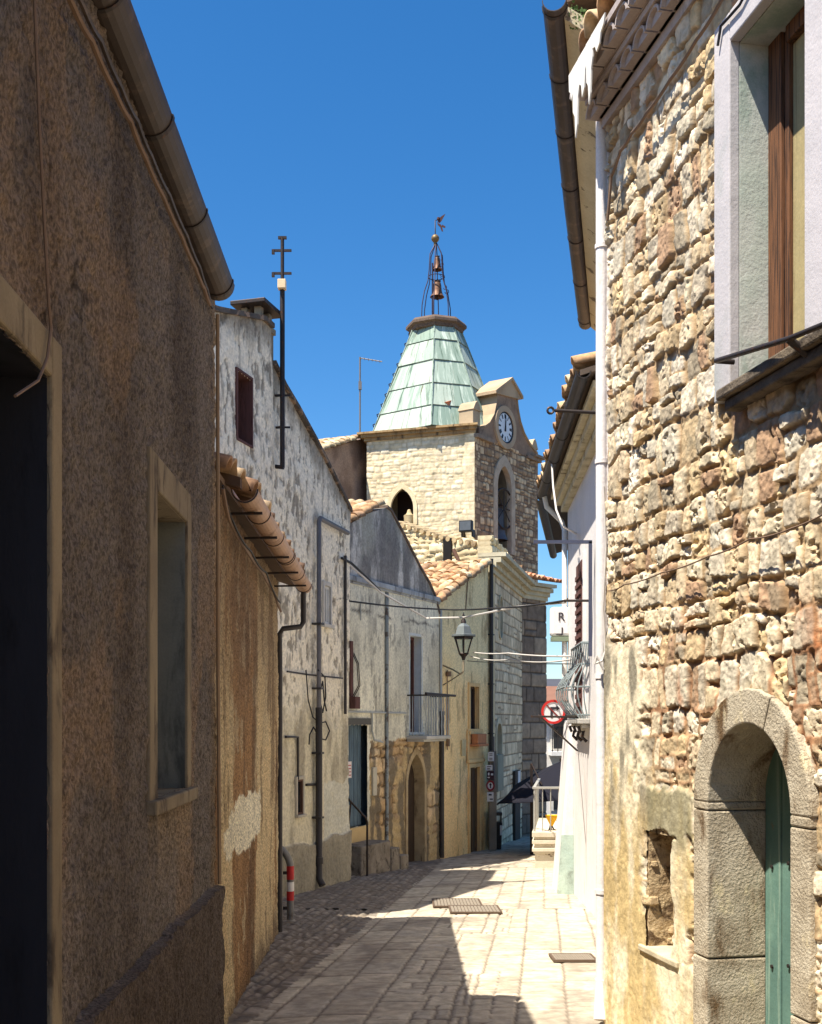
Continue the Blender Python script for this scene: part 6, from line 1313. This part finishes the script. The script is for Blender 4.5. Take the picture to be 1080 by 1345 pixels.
# ------------------------------------------------------------------ far houses past the bend
def far_house(label, x0, x1, Y, ztop, colour, roofc, floors, dep=8, bal=True):
    t = T('far_house', label, 'house', ((x0 + x1) / 2, Y, -2.2), 'far houses past the bend')
    m = M_plaster('far wall', colour, tuple(c * .9 for c in colour), tuple(c * .7 for c in colour), .6, 1, (1, 1, .5), (.6, .7), 6, .2, .02)
    mb = MB(); mb.box(x0, x1, Y, Y + dep, -2.4, ztop); mb.build('wall', m, t)
    mb = MB(); xm = (x0 + x1) / 2; mb.prism([Vector((x0 - .4, Y - .5, ztop)), Vector((x0 - .4, Y + dep / 2, ztop + .7)), Vector((x0 - .4, Y + dep + .5, ztop))], (x1 - x0 + .8, 0, 0)); mb.build('roof', roofc, t)
    for f in range(floors):
        fh = (ztop + 2.2) / floors; zf = -2.2 + fh * .2 + f * fh
        for i in range(3):
            xc = x0 + (x1 - x0) * (i + .5) / 3
            mb = MB(); mb.box(xc - .55, xc + .55, Y - .04, Y + .02, zf, zf + fh * .66); wo = mb.build('window', M_plain('pale trim', C(206, 202, 192), .8), t)
            mb = MB(); mb.box(xc - .43, xc + .43, Y - .06, Y - .041, zf + .05, zf + fh * .62); mb.build('pane', GLASS, wo)
        if bal and f > 0:
            mb = MB(); mb.box(x0 + .3, x1 - .3, Y - 1.0, Y - .002, zf - .2, zf - .05); bo = mb.build('balcony', m, t)
            mb = MB()
            for i in range(int((x1 - x0 - .6) / .2)): mb.box(x0 + .32 + i * .2, x0 + .35 + i * .2, Y - .98, Y - .95, zf - .05, zf + .9)
            mb.box(x0 + .3, x1 - .3, Y - 1.0, Y - .93, zf + .9, zf + .96); mb.build('railing', IRON, bo)
    return t
far_house('far white house with iron balconies and terracotta roof, seen past the church corner', 5.0, 10.5, 44, EYE + .018 * 44, C(226, 222, 216), M_plain('far terracotta', C(128, 92, 74), .9, 0, .3, 2), 2)
far_house('far grey house with dark roof rising behind the white one past the church corner', 6.2, 14, 58, EYE + .028 * 58, C(170, 166, 160), M_plain('far dark roof', C(72, 72, 78), .9, 0, .3, 2), 3, bal=False)

# ------------------------------------------------------------------ cables
def cable(name, label, pts, r, mat, group, sag=0.0, n=14):
    P_ = []
    for (a, b) in zip(pts[:-1], pts[1:]):
        for k in range(n): t = k / n; p = a.lerp(b, t); p.z -= sag * 4 * t * (1 - t); P_.append(p)
    P_.append(pts[-1]); mb = MB(); mb.tube(P_, r, 6); o = mb.build(name, mat, None, True); return tag(o, label, 'cable', group)
g1 = 'cables crossing the street'
A3 = W3.P(W3.L - .05, 0, .05)
rodend = W11.pt(778, 789, 0) + Vector((-.34, 0, 0))
cable('street_cable', 'thick black cable crossing the street straight above the lantern', [PX(455, 789, 19.2), PX(572, 800, 22.2), PX(646, 799, 19.5), rodend], .016, CABLE, g1, .02)
cable('street_cable', 'pale twin cable sagging from the grey gable house just over the lantern top', [PX(452, 735, 19.1), PX(500, 778, 20.5), PX(560, 812, 22), PX(610, 811, 21), PX(680, 797, 18), rodend + Vector((0, .02, -.02))], .016, CABLE_L, g1, .0, 8)
cable('street_cable', 'pale cable crossing just below the lantern glass, upper one', [PX(622, 857, 25.6), PX(668, 858, 22), W11.pt(752, 862, .02)], .016, CABLE_L, g1, .02)
cable('street_cable', 'pale slack cable crossing below the lantern glass, lower one', [PX(618, 862, 25.6), PX(672, 866, 22), W11.pt(752, 866, .02)], .013, CABLE_L, g1, .05)
cable('street_cable', 'thin dark wire crossing lowest, beneath the lantern bracket', [PX(614, 868, 25.9), PX(660, 870, 24), W11.pt(754, 872, .02)], .009, CABLE, g1, .01)
cable('street_cable', 'dark cable drooping along the grey gable front from the white gable corner', [W3.pt(449, 733, .06), PX(462, 740, 19.4), PX(480, 757, 20.2), PX(500, 777, 20.8)], .022, CABLE, g1, .0, 6)
g2 = 'cables on the brown stucco house'
cable('wall_cable', 'pair of brown cables clipped under the long gutter of the stucco house', [W1.pt(px, py, .05) for px, py in ((70, -60), (95, 6), (120, 52), (149, 116), (171, 158), (190, 205), (214, 257), (238, 309), (256, 350), (268, 378), (276, 400))], .012, CABLE_B, g2, .01, 4)
cable('wall_cable', 'dark cable beside the brown pair under the stucco house gutter', [W1.pt(px, py, .03) for px, py in ((82, -60), (108, 6), (132, 52), (158, 112), (180, 158), (198, 203), (222, 255), (245, 309), (262, 350), (272, 380), (279, 404))], .011, PIPE, g2, .012, 4)
cable('wall_cable', 'brown conduit running down the corner of the stucco house', [W1.P(W1.L - .17, 4.3, .04), W1.P(W1.L - .16, 3.3, .04), W1.P(W1.L - .15, 2.0, .04), W1.P(W1.L - .15, .66, .05)], .013, PIPE_TAN, g2, 0)
cable('wall_cable', 'thin loose wire hanging on the stucco wall above the doorway', [W1.pt(px, py, .03) for px, py in ((44, -40), (46, 20), (52, 170), (58, 290), (64, 400), (67, 430), (62, 470), (50, 500), (20, 520))], .005, CABLE_B, g2, 0, 5)
cable('wall_cable', 'cable slanting down across the ochre house from the corner', [W1.P(W1.L + .0, W1.at(283, 642)[1], .05)] + [W2.pt(px, py, .07) for px, py in ((300, 680), (322, 720), (345, 752), (360, 778), (369, 803))], .014, CABLE_B, 'cables on the left houses', .012, 5)
cable('wall_cable', 'second cable slanting along the ochre house from the corner, thinner', [W1.P(W1.L + .0, W1.at(283, 638)[1], .05)] + [W2.pt(px, py, .09) for px, py in ((305, 682), (330, 724), (350, 752), (368, 792))], .008, CABLE, 'cables on the left houses', .03, 5)
cable('wall_cable', 'tangled black loops hanging by the downpipe of the white gable house', [W3.pt(px, py, .06) for px, py in ((402, 880), (405, 920), (411, 942), (420, 950), (428, 948), (433, 960), (428, 972), (420, 970), (412, 955), (407, 965), (406, 978))], .011, CABLE, 'cables on the left houses', .0, 4)
cable('wall_cable', 'short black loop above the tangle on the white gable house downpipe', [W3.pt(px, py, .10) for px, py in ((418, 880), (427, 890), (428, 915), (424, 936), (419, 915), (424, 895), (426, 920), (429, 934))], .012, CABLE, 'cables on the left houses', .0, 4)
g3 = 'cables on the stone house'
cable('wall_cable', 'cable sloping down the stone wall beneath the corbelled eave', [W9.pt(px, py, .06) for px, py in ((960, -30), (945, 5), (915, 52), (880, 105), (850, 148), (830, 175), (815, 198), (803, 232), (798, 290))], .011, CABLE_B, g3, .01, 5)
cable('wall_cable', 'thin wire across the stone wall between window sill and arch', [W9.pt(px, py, .065) for px, py in ((1100, 664), (1040, 694), (985, 708), (930, 731), (870, 752), (820, 768), (799, 776))], .0045, CABLE_B, g3, .01, 5)
cable('wall_cable', 'short dark cables at the top corner of the white window frame', [W9.pt(px, py, .045) for px, py in ((990, -30), (972, 6), (958, 22), (947, 34), (943, 60))], .008, CABLE, g3, .0, 5)
cable('wall_cable', 'bundle of pale cables drooping beside the white downpipe at the stone corner', [Vector((1.33, 7.88, EYE + (HY - py) / F * 7.9)) + Vector((dx, 0, 0)) for dx, py in ((.0, 640), (.015, 720), (-.005, 800), (.012, 855), (-.01, 868), (-.06, 872), (-.05, 862), (.0, 880))], .009, CABLE_L, g3, .0, 5)
cable('wall_cable', 'white wire looping down from the dark eave of balcony house', [PX(724, 590, 16), PX(727, 640, 15.6), PX(731, 670, 15.2), PX(740, 692, 15), W11.pt(757, 701, .02)], .014, CABLE_L, g3, .0, 6)
# weeds in the cracked soffit
wd = T('weed_tuft', 'small green weed growing from the cracked eave above the stone house', 'weed', PX(756, 34, 7.98))
for k in range(2):
    mb = MB(); rng = random.Random(40 + k)
    for i in range(50):
        p = PX(757, 24, 7.97) + Vector((rng.gauss(0, .03), rng.gauss(0, .02), rng.gauss(0, .045))); a = rng.uniform(0, 6.3); l_ = rng.uniform(.01, .03); d = Vector((math.cos(a), rng.uniform(-.5, .5), math.sin(a))) * l_; e = Vector((-d.z, 0, d.x)) * .4
        mb.add([p, p + d * .5 + e, p + d, p + d * .5 - e], [(0, 1, 2, 3)])
    mb.build('leaves', M_plain('weed green', C(74, 100, 48), .8, 0, .3), wd)
